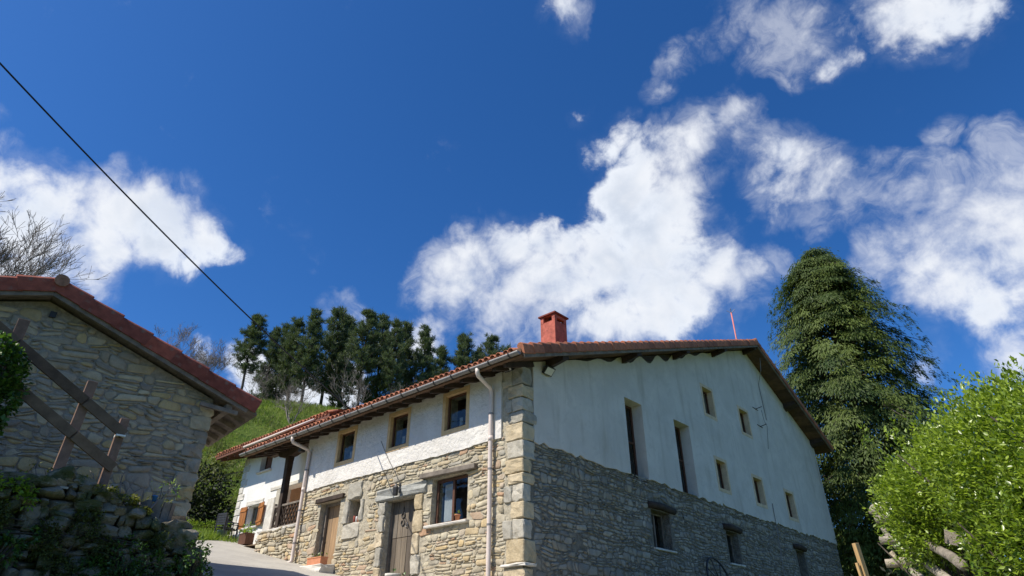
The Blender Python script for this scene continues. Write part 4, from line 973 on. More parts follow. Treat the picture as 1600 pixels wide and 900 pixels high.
for k in range(5):
    y = BY0 - .06 + .72 * k; mb.tube([(BAP + .05, y, 6.93 - .03), (BAP + .05, y + .76, 6.93 - .05)], [.14, .12], 12, tone=k / 5)
mb.build('ridge_tile', TILE_MOSSY, barn)

# ================================================================== GARDEN BANK AND DRY STONE WALL UNDER THE BARN
prof = [(-6.5, 2.2), (-4.5, 2.25), (-3.5, 2.26), (-3.0, 2.28), (-2.7, 2.46), (-2.2, 2.25), (-1.7, 2.10), (-1.25, 1.95), (-.9, 1.82), (-.5, 1.20), (-.25, .75)]
def wtop(x): return float(np.interp(x, [p[0] for p in prof], [p[1] for p in prof]))
def make_bank():
    mb = MB(); xs = np.linspace(-9, .5, 40); yy = np.linspace(-2.72, 1.2, 18); r = np.random.default_rng(2)
    vs = []
    for j, y in enumerate(yy):
        for x in xs:
            back = 2.22 - max(0, x + .35) * 2.2 if x > -.35 else 2.22
            k = min(1, (y + 2.75) / .9); z = (1 - k) * (wtop(min(x, -.25)) - .06) + k * back
            p = Bp(x, y); vs.append((p.x, p.y, max(z + r.normal(0, .03), T(p.x, p.y) - .1)))
    n = len(xs); fs = [(j * n + i, j * n + i + 1, (j + 1) * n + i + 1, (j + 1) * n + i) for j in range(len(yy) - 1) for i in range(n - 1)]
    mb.add(vs, fs)
    for i in range(n - 1):
        a, b = vs[i], vs[i + 1]; mb.face([(a[0], a[1], .3), (b[0], b[1], .3), b, a])
    structure(mb.build('garden_bank', SOIL, smooth=True))
make_bank()
wall = thing('dry_stone_wall', 'low rough dry stone garden wall with moss and plants below the barn', 'wall', Bp(-1.5, -3.0, .8), BROT)
def rock(name, c, size, mat, parent, seed, sub=3, flat=.0):
    r = random.Random(seed); bm = bmesh.new(); bmesh.ops.create_icosphere(bm, subdivisions=sub, radius=1)
    pl = [(Vector((r.gauss(0, 1), r.gauss(0, 1), r.gauss(0, 1))).normalized(), r.uniform(.55, .9)) for _ in range(5)]
    pl += [(Vector((sx + r.gauss(0, .22), sy + r.gauss(0, .22), sz + r.gauss(0, .22))).normalized(), r.uniform(.55, .72)) for sx, sy, sz in ((1, 0, 0), (-1, 0, 0), (0, 1, 0), (0, -1, 0), (0, 0, 1), (0, 0, -1))]
    for v in bm.verts:
        d = v.co.normalized(); k = 1.0
        for n, o in pl:
            q = d.dot(n)
            if q > o: k = min(k, o / q)
        d = d * k * 1.35 * (1 + r.gauss(0, .02)); v.co = Vector((d.x * size[0], d.y * size[1], d.z * size[2]))
    me = bpy.data.meshes.new(name); bm.to_mesh(me); bm.free(); me.materials.append(mat)
    a = me.attributes.new('tone', 'FLOAT', 'FACE'); a.data.foreach_set('value', np.full(len(me.polygons), r.random(), np.float32))
    return link(name, me, parent, c, (r.uniform(-.25, .25), r.uniform(-.15, .15), r.uniform(-.3, .3)))
rw = random.Random(17); z = .72
while z < 2.45:
    h = rw.uniform(.09, .22); x = -5.4 + rw.uniform(-.3, 0)
    while x < -.3:
        w = rw.uniform(.10, .38)
        if wtop(x + w / 2) > z + h * .55:
            zz = min(z + h / 2, wtop(x + w / 2) - h * .45)
            rock('stone', (x + w / 2 + 1.5, rw.uniform(-.08, .05) + max(0, (x + .9)) * .25, zz - .8), (w * .56, .28, h * .60), STONE_BANK, wall, rw.random())
        x += w
    z += h * .92
for (x, z, sx, sz) in ((-2.72, 2.44, .24, .17), (-2.45, 2.36, .16, .12), (-2.05, 2.22, .26, .10), (-1.0, 1.86, .3, .13), (-.75, 1.66, .28, .22), (-.55, 1.35, .24, .2), (-3.3, 2.3, .3, .1), (-1.55, 2.06, .22, .09)):
    rock('stone', (x + 1.5, 0, z - .8), (sx, .26, sz), STONE_BANK, wall, x * 13)

# ---- plants made of leaf faces
def plant(name, label, cat, blobs, mat, n, leaf, parent=None, group=None, seed=1, droop=.3, stem=None, shell=.55):
    """blobs: (x, y, z, rx, ry, rz) in world; leaves spread through them, thicker towards the outside"""
    r = np.random.default_rng(seed); vol = np.array([b[3] * b[5] + b[4] * b[5] for b in blobs]); pick = r.choice(len(blobs), n, p=vol / vol.sum())
    B = np.array(blobs)[pick]; u = runit(n, r); rad = shell + (1 - shell) * r.random(n) ** .6
    # clumped: pull directions to a limited set of tufts
    K = max(12, n // 45); tufts = runit(K, r); tt = tufts[r.integers(0, K, n)]; u = u * .42 + tt; u /= np.linalg.norm(u, axis=1)[:, None]
    lump = 1 + .16 * np.sin(u[:, 0] * 7 + pick) * np.cos(u[:, 2] * 6 + pick * 2) + r.normal(0, .05, n)
    C = B[:, :3] + u * B[:, 3:6] * (rad * lump)[:, None]
    D = u + r.normal(0, .55, (n, 3)); D[:, 2] -= droop
    root = thing(name, label, cat, (blobs[0][0], blobs[0][1], blobs[0][2] - blobs[0][5]), 0, group)
    c0 = np.array(root.location)
    L = leaf[0] * r.uniform(.7, 1.3, n); W = leaf[1] * r.uniform(.75, 1.25, n)
    N_ = np.array([0, 0, 1.0]) + r.normal(0, .6, (n, 3))
    o = link('foliage', leaf_mesh('foliage', C - c0, D, N_, L, W, r.random(n), mat), root); stuff(o)
    mb = MB()
    for k in range(0, len(blobs)):
        b = blobs[k]; base = Vector((blobs[0][0], blobs[0][1], blobs[0][2] - blobs[0][5])) if stem is None else Vector(stem)
        for q in range(4):
            e = Vector((b[0], b[1], b[2])) + Vector(runit(1, r)[0] * np.array(b[3:6]) * .8); m = base.lerp(e, .5) + Vector((0, 0, .06))
            mb.tube([base - Vector(c0), m - Vector(c0), e - Vector(c0)], [.02, .014, .006], 5)
    mb.build('stem', BARK, root, True); return root
def bblob(x, y, z, rx, ry, rz): p = Bp(x, y, z); return (p.x, p.y, p.z, rx, ry, rz)
plant('ivy_bush', 'tall dark ivy climbing at the left edge in front of the timber handrail', 'bush',
      [bblob(-4.0, -2.95, 3.2, .26, .28, .7), bblob(-4.02, -2.9, 4.0, .28, .3, .42), bblob(-3.9, -2.95, 3.6, .24, .28, .5), bblob(-4.3, -2.95, 4.25, .35, .3, .3), bblob(-4.6, -2.9, 3.6, .5, .35, .8), bblob(-4.15, -2.95, 2.7, .24, .25, .5)], LEAF_IVY, 4200, (.085, .07), seed=2)
plant('leafy_plant', 'bright yellow green leafy plant on the left end of the garden wall', 'plant', [bblob(-3.35, -3.1, 2.16, .36, .25, .2), bblob(-3.75, -3.1, 2.2, .4, .25, .22), bblob(-3.15, -3.2, 2.0, .2, .15, .14)], LEAF_LIME, 900, (.07, .045), seed=3)
plant('moss_clump', 'yellow green moss and weeds along the top of the garden wall', 'plant', [bblob(-2.2, -3.1, 2.3, .28, .2, .07), bblob(-1.85, -3.1, 2.2, .3, .2, .08), bblob(-2.5, -3.1, 2.42, .12, .12, .06), bblob(-1.5, -3.15, 2.05, .15, .15, .05)], LEAF_GOLD, 1500, (.05, .03), seed=4)
plant('trailing_plant', 'dark green trailing plant hanging down the right end of the garden wall', 'plant', [bblob(-.55, -3.3, 1.38, .22, .18, .34), bblob(-.35, -3.25, 1.05, .2, .18, .3), bblob(-.75, -3.3, 1.2, .16, .15, .25)], LEAF_IVY, 1100, (.06, .035), seed=5, droop=.9)
plant('fern_patch', 'dark green weeds growing on the face of the garden wall below the pots', 'plant', [bblob(-1.65, -3.3, 1.25, .42, .14, .36), bblob(-1.2, -3.3, 1.15, .34, .14, .3), bblob(-2.0, -3.3, 1.05, .3, .14, .25), bblob(-1.5, -3.3, .95, .6, .15, .2)], LEAF_IVY, 3200, (.055, .03), seed=6, droop=.6)
plant('moss_cover', 'dull green moss and creepers spread over the middle of the garden wall face', 'plant', [bblob(-2.3, -3.2, 1.75, .35, .12, .25), bblob(-2.75, -3.22, 1.5, .3, .12, .3), bblob(-2.0, -3.2, 1.45, .25, .1, .2), bblob(-3.45, -3.2, 1.75, .3, .12, .25), bblob(-1.2, -3.2, 1.55, .25, .1, .2), bblob(-2.5, -3.2, 1.1, .4, .12, .2), bblob(-3.9, -3.2, 1.4, .4, .12, .4)], LEAF_MOSS, 9000, (.04, .028), seed=8, droop=.5)
plant('weed_clump', 'pale leafy weeds low on the left face of the garden wall', 'plant', [bblob(-3.2, -3.35, 1.25, .3, .14, .22), bblob(-2.95, -3.3, 1.5, .18, .12, .15)], LEAF_IVY, 500, (.06, .035), seed=7, droop=.6)
def twigs(name, label, base, tips, mat=BARK_PALE, rad=.012, leaves=None):
    root = thing(name, label, 'plant', base); b0 = Vector(base); mb = MB(); r = random.Random(len(label))
    ends = []
    for t in tips:
        e = Vector(t) - b0; m = e * .5 + Vector((r.gauss(0, .03), r.gauss(0, .03), .03)); mb.tube([(0, 0, -.05), m, e], [rad, rad * .7, rad * .35], 5); ends.append(e)
        for q in range(3):
            s = m.lerp(e, r.uniform(.1, .8)); mb.tube([s, s + Vector((r.gauss(0, .07), r.gauss(0, .05), r.uniform(.03, .14)))], [rad * .5, rad * .2], 4)
    mb.build('stem', mat, root, True)
    if leaves:
        n, L, W, lm = leaves; rr = np.random.default_rng(n); C = np.array([ends[i % len(ends)] for i in range(n)]) + rr.normal(0, .05, (n, 3))
        stuff(link('foliage', leaf_mesh('foliage', C, rr.normal(0, 1, (n, 3)) + [0, 0, .4], runit(n, rr), L, W, rr.random(n), lm), root))
twigs('dead_shrub', 'bare pale twigs standing on the garden wall under the third rail post', Bp(-1.80, -2.85, 2.15), [Bp(-1.9, -2.85, 2.66), Bp(-1.65, -2.8, 2.62), Bp(-1.5, -2.85, 2.5), Bp(-2.0, -2.8, 2.45)])
twigs('dry_stalk', 'single dry hooked stalk beside the middle rail post', Bp(-2.2, -2.85, 2.2), [Bp(-2.32, -2.85, 2.6), Bp(-2.16, -2.85, 2.5)])
twigs('red_twig_shrub', 'dry reddish twigs beside the bright plant at the left end of the wall', Bp(-3.0, -2.9, 2.25), [Bp(-3.15, -2.9, 2.6), Bp(-2.9, -2.9, 2.52), Bp(-2.75, -2.95, 2.42), Bp(-3.3, -2.9, 2.45)], leaves=(40, .06, .035, LEAF_GOLD))
# pots and boxes set on the wall
def pot(name, label, c, r, h, mat, plantn=0, lm=None, ls=(.06, .04), spread=.12, tall=.15):
    root = thing(name, label, 'plant pot', c); mb = MB()
    mb.lathe([(r * .68, 0), (r * .92, h * .82), (r * 1.05, h * .83), (r * 1.05, h), (r * .9, h), (r * .86, h * .9)], 14); mb.build('pot', mat, root, True)
    m = MB(); m.lathe([(r * .88, h * .86), (r * .5, h * .9)], 10); m.build('soil', SOIL, root)
    if plantn:
        q = np.random.default_rng(plantn); n = plantn; C = q.normal(0, spread * .5, (n, 3)) + [0, 0, h + tall * .5]; C[:, 2] = np.abs(C[:, 2] - h) + h
        stuff(link('plant', leaf_mesh('plant', C, q.normal(0, .7, (n, 3)) + [0, 0, .5], runit(n, q), ls[0], ls[1], q.random(n), lm), root))
    return root
bas = thing('log_planter', 'old weathered wooden tub with dry plants on top of the garden wall', 'planter', Bp(-1.2, -2.75, 1.86), BROT)
for k in range(11):
    a = 2 * math.pi * k / 11; mb = MB(); mb.tone = k / 11; ca, sa_ = math.cos(a), math.sin(a)
    mb.bar((ca * .24, sa_ * .2, 0), (ca * .27, sa_ * .23, .40 + .02 * (k % 3)), .135, .03, (ca, sa_, 0)); mb.build('stave', WOOD_GREY, bas)
mb = MB(); mb.lathe([(.22, .3), (.1, .34)], 10); mb.build('soil', SOIL, bas)
qq = np.random.default_rng(4); n = 160
stuff(link('plant', leaf_mesh('plant', qq.normal(0, .1, (n, 3)) * [1, 1, .5] + [0, 0, .4], qq.normal(0, .5, (n, 3)) + [0, 0, .4], runit(n, qq), .1, .018, qq.random(n), LEAF_SHRUB), bas))
p_ = Bp(-1.32, -2.98, 2.25); q_ = pot('blue_cup', 'small blue plastic cup on the weathered wooden tub', p_, .045, .1, BLUE_P)
mb = MB(); mb.tube([Bp(-1.45, -3.05, 1.92), Bp(-1.27, -3.02, 2.28)], [.018, .016], 6); tag(mb.build('thin_stake', BARK_PALE, None, True), 'thin pale cane leaning on the wooden tub', 'stake')
twigs('spindly_plant', 'thin green sprout rising behind the wooden tub', Bp(-1.22, -2.9, 2.28), [Bp(-1.25, -2.9, 2.52), Bp(-1.08, -2.9, 2.58), Bp(-1.02, -2.9, 2.48)], leaves=(26, .09, .03, LEAF_LIME))
pot('black_pot', 'small black plastic pot between the stones and the wooden tub', Bp(-1.47, -3.0, 1.93), .09, .16, IRON)
mb = MB(); mb.box((-.12, -.08, 0), (.12, .08, .03)); tag(mb.build('concrete_scrap', STONE_PALE, None, False, Bp(-2.75, -3.12, 2.26), (0.3, 0, BROT)), 'small pale concrete scrap below the middle post', 'stone')
# ---- timber handrail
rail = thing('timber_handrail', 'weathered brown timber handrail stepping down in front of the barn wall', 'handrail', Bp(-2.7, -2.7, 2.3), BROT)
def RL(x, z, y=0): return (x + 2.7, y, z - 2.3)
for (x0, z0, x1, z1, w) in ((-4.02, 2.3, -4.04, 4.96, .17), (-2.81, 2.46, -2.76, 4.16, .16), (-2.12, 2.28, -2.09, 3.62, .14)):
    mb = MB(); mb.bar(RL(x0, z0), RL(x1, z1), w, .12, (0, 1, 0)); mb.build('post', WOOD_POST, rail, bevel=.008)
for xa, xb in ((-5.4, -4.02), (-4.0, -2.78), (-2.76, -2.04)):
    for z0, k in ((4.71, -4.34), (3.74, -3.71)):
        zf_ = lambda x: z0 - .60 * (x - k)
        mb = MB(); mb.tone = rnd.random(); mb.bar(RL(xa, zf_(xa), -.09), RL(xb, zf_(xb), -.09), .05, .17); mb.build('rail', WOOD_TRELLIS, rail, bevel=.006)
mb = MB(); mb.box(RL(-2.17, 3.28, -.14), RL(-2.02, 3.31, .05)); mb.build('bracket', WHITE_P, rail)

# ================================================================== SMALL THINGS ALONG THE HOUSE
def trough(name, label, c, rz, L, W, H, mat, n, lm, ls, feet=False, spread=.5):
    root = thing(name, label, 'planter', c, rz); mb = MB(); t = .025
    mb.box((-L / 2, -W / 2, 0), (L / 2, -W / 2 + t, H)); mb.box((-L / 2, W / 2 - t, 0), (L / 2, W / 2, H)); mb.box((-L / 2, -W / 2 + t, 0), (-L / 2 + t, W / 2 - t, H)); mb.box((L / 2 - t, -W / 2 + t, 0), (L / 2, W / 2 - t, H)); mb.box((-L / 2 + t, -W / 2 + t, .01), (L / 2 - t, W / 2 - t, .03))
    mb.build('box', mat, root)
    m = MB(); m.box((-L / 2 - .012, -W / 2 - .012, H - .03), (L / 2 + .012, -W / 2 - .001, H)); m.box((-L / 2 - .012, W / 2 + .001, H - .03), (L / 2 + .012, W / 2 + .012, H)); m.build('rim', mat, root)
    m = MB(); m.box((-L / 2 + t, -W / 2 + t, .04), (L / 2 - t, W / 2 - t, H - .04)); m.build('soil', SOIL, root)
    q = np.random.default_rng(int(L * 100)); C = np.stack([q.uniform(-L / 2, L / 2, n) * .9, q.normal(0, W * .35, n), H + np.abs(q.normal(0, spread * .3, n))], 1)
    stuff(link('plant', leaf_mesh('plant', C, q.normal(0, .7, (n, 3)) + [0, 0, .4], runit(n, q), ls[0], ls[1], q.random(n), lm), root)); return root
def HL(x, y, dz=0): p = Wp(x, y); return (p.x, p.y, T(p.x, p.y) + .03 + dz)
trough('terracotta_trough', 'terracotta plant trough on the step of the tan plank door', HL(-.22, 7.95, .1), HROT + math.pi / 2, .72, .24, .24, TERRA, 24, LEAF_HEDGE, (.07, .045), spread=.2)
block_ = MB(); rough_block(block_, (-.5, 7.3, -.2), (.0, 8.7, .1), random.Random(1), .012)
o = block_.build('door_step', STONE_PALE, house, loc=(0, 0, Tl(-.2, 8.0) + .03))
trough('wooden_planter', 'brown wooden planter with bright green flowers under the orange shutters', HL(.95, 15.05), HROT + math.pi / 2, .55, .34, .42, WOOD_FRAME, 110, LEAF_LIME, (.09, .06), spread=.5)
mb = MB(); mb.lathe([(.15, 0), (.19, .32), (.2, .33), (.18, .33)], 14); tag(mb.build('bucket', BUCKET, None, True, HL(.7, 16.7)), 'grey green plastic bucket in front of the black garden chairs', 'bucket')
def chair(label, c, rz, solid):
    root = thing('garden_chair', label, 'chair', c, rz, 'garden chairs by the white house')
    for x in (-.24, .24):
        for y in (-.22, .22):
            mb = MB(); mb.bar((x, y, 0), (x, y, .43 if y < 0 else .95), .035, .035, (1, 0, 0)); mb.build('leg', IRON, root)
        mb = MB(); mb.bar((x, -.24, .64), (x, .24, .66), .04, .03); mb.build('arm', IRON, root); mb = MB(); mb.bar((x, -.22, .42), (x, -.22, .645), .03, .03, (1, 0, 0)); mb.build('arm_post', IRON, root)
    for k in range(5):
        mb = MB(); mb.bar((-.26, -.2 + k * .1, .43), (.26, -.2 + k * .1, .43), .075, .02); mb.build('seat_slat', IRON, root)
    for k in range(5 if solid else 2):
        z = .55 + k * (.095 if solid else .34); h = .08 if solid else .05; mb = MB(); mb.bar((-.24, .22, z), (.24, .22, z), .02, h); mb.build('back_slat', IRON, root)
chair('black slatted garden chair at the corner of the white house', HL(.95, 17.15), HROT + math.pi * .5 + .3, True)
chair('open black metal garden chair left of the wooden planter', HL(.85, 16.25), HROT + math.pi * .5 - .5, False)
pot('clay_pot', 'small terracotta pot with a plant on the sill of the large front window', Wp(-.06, 2.12, 2.835), .075, .14, TERRA, 16, LEAF_GRASS, (.07, .025), .06, .08)
for k, (y, mat, lab) in enumerate(((6.74, RED, 'red candle on the small barred niche sill'), (6.62, WHITE_P, 'white candle on the small barred niche sill'), (6.52, TERRA, 'orange candle on the small barred niche sill'))):
    p = Wp(.08, y, 3.305); root = thing('candle', lab, 'candle', p, 0, 'candles in the niche'); mb = MB(); mb.lathe([(.035, 0), (.036, .2 - .03 * k), (.03, .21 - .03 * k)], 10); mb.build('wax', mat, root, True); mb = MB(); mb.tube([(0, 0, .2 - .03 * k), (.003, 0, .235 - .03 * k)], .004, 4); mb.build('wick', IRON, root)
pot('stone_urn', 'pale stone pot on the ground at the old plank door', HL(-.35, 4.12), .20, .42, STONE_PALE, 10, LEAF_IVY, (.08, .05), .1, .1)
pot('stone_urn', 'grey stone pot beside the pale one at the old plank door', HL(-.3, 3.72), .15, .38, STONE_BLOCK, 8, LEAF_IVY, (.08, .05), .1, .1)
# iron cart wheel leaning on the gable
wh = thing('cart_wheel', 'black iron rimmed wheel leaning on the rubble gable wall', 'wheel', (*Wp(9.0, -.30)[:2], 1.86), HROT)
mb = MB(); N = 40; mb.tube([(.74 * math.cos(2 * math.pi * k / N), .16 * math.sin(2 * math.pi * k / N), .74 * math.sin(2 * math.pi * k / N)) for k in range(N + 1)], .032, 8, cap=False); mb.build('rim', IRON, wh, True)
mb = MB(); mb.tube([(0, -.12, .02), (0, .10, -.02)], .08, 10); mb.build('hub', IRON, wh, True)
for k in range(8):
    a = 2 * math.pi * k / 8 + .2; mb = MB(); mb.tube([(.06 * math.cos(a), .013 * math.sin(a), .06 * math.sin(a)), (.72 * math.cos(a), .155 * math.sin(a), .72 * math.sin(a))], .013, 6); mb.build('spoke', IRON, wh, True)
# power cable
def cable(label, a, b, sag, r):
    a, b = Vector(a), Vector(b); mb = MB(); mb.tube([a.lerp(b, k / 40) - Vector((0, 0, sag * 4 * (k / 40) * (1 - k / 40))) for k in range(41)], r, 6); return tag(mb.build('power_cable', BLACK, None, True), label, 'cable')
pe = Wp(-.80, 6.34, 6.48); PE2 = pe + (Vector((-9.2, 7.6, 9.65)) - pe) * 1.55 - Vector((0, 0, .15)); PX, PY = PE2.x, PE2.y
cable('black overhead cable running from the top left of the sky to the farmhouse eave', pe, tuple(PE2), .45, .017)
pole = thing('cable_pole', 'grey timber pole carrying the overhead cable, left of the view', 'pole', (PX, PY, T(PX, PY)))
mb = MB(); hh = PE2.z + .25 - T(PX, PY); mb.tube([(0, 0, -.4), (0, 0, hh)], [.14, .09], 10); mb.build('post', WOOD_GREY, pole, True)
mb = MB(); mb.lathe([(.03, 0), (.05, .03), (.03, .08), (.045, .12), (.02, .15)], 10, (0, 0, hh - .28)); mb.build('insulator', WHITE_P, pole, True)
mb = MB(); mb.tube([(-.80, 6.34, 6.48), (-.5, 6.2, 6.42), (-.06, 6.0, 6.38)], .02, 6); mb.build('cable_bracket', METAL, house, True)

# ================================================================== TREES
def pine_variant(seed, H=14.0, bare=.38, R0=2.3):
    r = np.random.default_rng(seed); q = random.Random(seed)
    root = thing('pine_tree', '', 'tree', (0, 0, 0), 0, 'pines on the ridge behind the house')
    lean = Vector((q.uniform(-.5, .5), q.uniform(-.4, .4), 0)); mb = MB()
    P = [Vector((lean.x * (k / 7) ** 2 + q.gauss(0, .05), lean.y * (k / 7) ** 2 + q.gauss(0, .05), H * k / 7 - .4 * (k == 0))) for k in range(8)]
    mb.tube(P, [.20 - .17 * k / 7 for k in range(8)], 8); mb.build('trunk', BARK, root, True)
    lm = MB(); C = []; D = []
    nb = 120
    for k in range(nb):
        f = bare + (1 - bare) * (k + q.random()) / nb; z = H * f; t = (f - bare) / (1 - bare)
        Rr = R0 * (1 - t) ** .75 * (.55 + .45 * min(1, t * 4)) * q.uniform(.55, 1.2) + .25
        if q.random() < .10 + .5 * max(0, .45 - t): continue
        a = q.uniform(0, 6.283); up = q.uniform(.05, .55) + .5 * t
        i = min(6, int(f * 7)); base = P[i].lerp(P[i + 1], f * 7 - i); d = Vector((math.cos(a), math.sin(a), up))
        e = base + d * Rr; lm.tube([base, base.lerp(e, .5) + Vector((0, 0, -.08 * Rr)), e], [.05 * (1.2 - t), .03, .012], 5)
        for g in range(5 if Rr > 1 else 3):
            fr = .35 + .65 * (g + q.random()) / 5; c = base.lerp(e, min(1, fr)) + Vector((q.gauss(0, .2), q.gauss(0, .2), q.gauss(.06, .12)))
            m = 36; dd = runit(m, r) * [.8, .8, .7] + np.array([d.x * .4, d.y * .4, .75])
            C.append(np.repeat([tuple(c)], m, 0) + r.normal(0, .085, (m, 3))); D.append(dd)
    for k in range(10):                                          # dead snags low on the trunk
        f = q.uniform(.12, bare); i = int(f * 7); base = P[i].lerp(P[i + 1], f * 7 - i); a = q.uniform(0, 6.28); lm.tube([base, base + Vector((math.cos(a), math.sin(a), q.uniform(-.2, .2))) * q.uniform(.4, 1.1)], [.025, .008], 4)
    stuff(lm.build('branch', BARK, root, True))
    C = np.concatenate(C); D = np.concatenate(D); n = len(C)
    stuff(link('crown', leaf_mesh('crown', C, D, runit(n, r), r.uniform(.28, .55, n), r.uniform(.035, .065, n), np.clip(r.normal(.45, .25, n), 0, 1), LEAF_PINE, .05), root))
    return root
variants = [pine_variant(31, bare=.40, R0=1.8), pine_variant(32, bare=.32, R0=1.45), pine_variant(33, bare=.42, R0=2.05), pine_variant(34, bare=.34, R0=1.6)]
# bearing (deg, right positive), distance, height of the tip above eye level, variant, width
PINES = [(-24.57, 64, 30.31, 2, 1.15), (-22.79, 70, 31.62, 1, 1.0), (-21.75, 72, 33.28, 3, 1), (-20.59, 68, 32.41, 0, 1), (-19.44, 66, 33.06, 3, 1), (-17.73, 70, 35.59, 0, 1), (-16.03, 74, 36.67, 1, 1), (-14.45, 67, 34.29, 2, 1), (-12.88, 72, 36.19, 3, 1), (-11.53, 66, 33.01, 0, 0.9), (-10.28, 70, 34.45, 1, 1), (-8.68, 68, 33.45, 3, 1), (-7.15, 74, 33.7, 1, 1), (-4.91, 74, 35.39, 2, 0.9), (-3.45, 76, 34.17, 0, 0.9), (-1.94, 74, 35.22, 2, 0.9), (-0.13, 78, 35.51, 0, 0.9)]
order = ['leftmost broad pine standing apart with an open crown', 'second pine from the left, slightly shorter with a thin crown', 'third pine from the left, short and narrow', 'fourth pine from the left, leaning into its neighbour', 'tall narrow pine left of the middle of the row',
         'tallest dark pine near the left of the row', 'slim pine tucked between two tall ones', 'dense dark pine in the middle of the row', 'pine right of the densest one with ragged top', 'medium pine in the right half of the row',
         'slender pine with a pointed top in the right half', 'pine at the right end of the main row', 'small pine stepping down past the end of the main row', 'lower bushy pine above the tiled eave', 'small pine half hidden by the tiled roof', 'last dark pine just left of the roof corner', 'low pine tip showing at the roof corner']
used = [False] * 4
for i, (az, dist, ztip, v, wd) in enumerate(PINES):
    x, y = math.sin(R(az)) * dist, math.cos(R(az)) * dist; zb0 = T(x, y) - .2
    o = variants[v] if not used[v] else copy_tree(variants[v]); used[v] = True
    s = (ztip - zb0) / 14.0; o.location = (x, y, zb0); o.scale = (s * wd, s * wd, s); o.rotation_euler = (0, 0, i * 1.9)
    o['label'] = order[i] + ' behind the farmhouse'; o['group'] = 'pines on the ridge behind the house'

def bare_tree(name, label, loc, H, seed, mat, spread=.75, depth=5, r0=.2, up=.25, multi=1, minr=.010, kids=(3, 4)):
    q = random.Random(seed); root = thing(name, label, 'tree', loc); tr = MB(); br = MB()
    def grow(p, d, L, rad, k):
        pts = [p]; rr = [rad]; dd = d.copy()
        for s in range(3):
            dd = (dd + Vector((q.gauss(0, .12), q.gauss(0, .12), q.gauss(0, .08) + up * .18))).normalized(); pts.append(pts[-1] + dd * L / 3); rr.append(max(minr, rad * (1 - .13 * (s + 1))))
        (tr if k == 0 else br).tube(pts, rr, 7 if k < 2 else (4 if k < 4 else 3), cap=False)
        if k >= depth: return
        n = q.randint(*kids)
        for c in range(n):
            t = 1.0 if c == 0 else q.uniform(.35, 1.0); i = min(2, int(t * 3)); b = pts[i].lerp(pts[i + 1], t * 3 - i)
            ax = Vector((q.gauss(0, 1), q.gauss(0, 1), q.gauss(0, .5) + up)).normalized(); nd = (dd * (1 - spread * .5) + ax * spread * (.6 if c else .35)).normalized()
            grow(b, nd, L * q.uniform(.58, .8), rr[-1] * q.uniform(.6, .8), k + 1)
    for m in range(multi):
        a = q.uniform(0, 6.28); d = Vector((math.cos(a) * .4, math.sin(a) * .4, 1)).normalized() if multi > 1 else Vector((q.gauss(0, .05), q.gauss(0, .05), 1))
        grow(Vector((0, 0, -.3)), d, H * .34, r0, 0)
    tr.build('trunk', mat, root, True); stuff(br.build('branch', mat, root, True)); return root
def at(az, d, dz=0): x, y = math.sin(R(az)) * d, math.cos(R(az)) * d; return (x, y, T(x, y) + dz)
def place_h(o, ztip):
    top = max((o.matrix_basis @ Vector(c)).z for ch in o.children for c in [v for v in ch.bound_box]) if False else max(v[2] for ch in o.children for v in ch.bound_box)
    s = (ztip - o.location.z) / top; o.scale = (s, s, s)
WIDE = {43: 1.25}
for lab, az, d, zt, seed, mat, kw in [('large leafless tree with fine twigs behind the barn roof', -46.17, 58, 35.02, 41, 'grey_branch', {'spread': 0.8, 'depth': 6, 'r0': 0.2, 'kids': (4, 4), 'multi': 2, 'minr': 0.008, 'up': 0.35}), ('slender leafless tree left of the pines', -30.48, 58, 26.29, 42, 'grey_branch', {'spread': 0.7, 'depth': 6, 'kids': (3, 4), 'r0': 0.13}), ('rounded leafless tree beside the leftmost pine', -26.81, 52, 22.04, 43, 'grey_branch', {'spread': 0.85, 'depth': 6, 'kids': (3, 4), 'r0': 0.16}), ('low leafless shrub with arching pale branches in front of the pines', -19.97, 50, 19.87, 44, 'pale_twig', {'spread': 0.9, 'depth': 4, 'r0': 0.09, 'multi': 4}), ('pale leafless sapling in front of the dark pines', -14.74, 52, 21.68, 45, 'pale_twig', {'spread': 0.75, 'depth': 4, 'r0': 0.09, 'multi': 2}), ('leafless shrub at the foot of the pines above the tiled eave', -9.91, 55, 21.95, 46, 'pale_twig', {'spread': 0.9, 'depth': 4, 'r0': 0.08, 'multi': 3}), ('short leafless shrub between barn roof and slope', -23.68, 54, 21.79, 47, 'pale_twig', {'spread': 0.9, 'depth': 4, 'r0': 0.08, 'multi': 3}), ('thin leafless tree half hidden by the barn roof', -32.23, 60, 24.87, 48, 'grey_branch', {'spread': 0.7, 'depth': 4, 'r0': 0.1})]:
    o = bare_tree('bare_tree', lab, at(az, d), 10, seed, MATS[mat], **kw); place_h(o, zt); o.scale = (o.scale.x * WIDE.get(seed, 1), o.scale.y * WIDE.get(seed, 1), o.scale.z); o['group'] = 'leafless trees and shrubs on the hill'

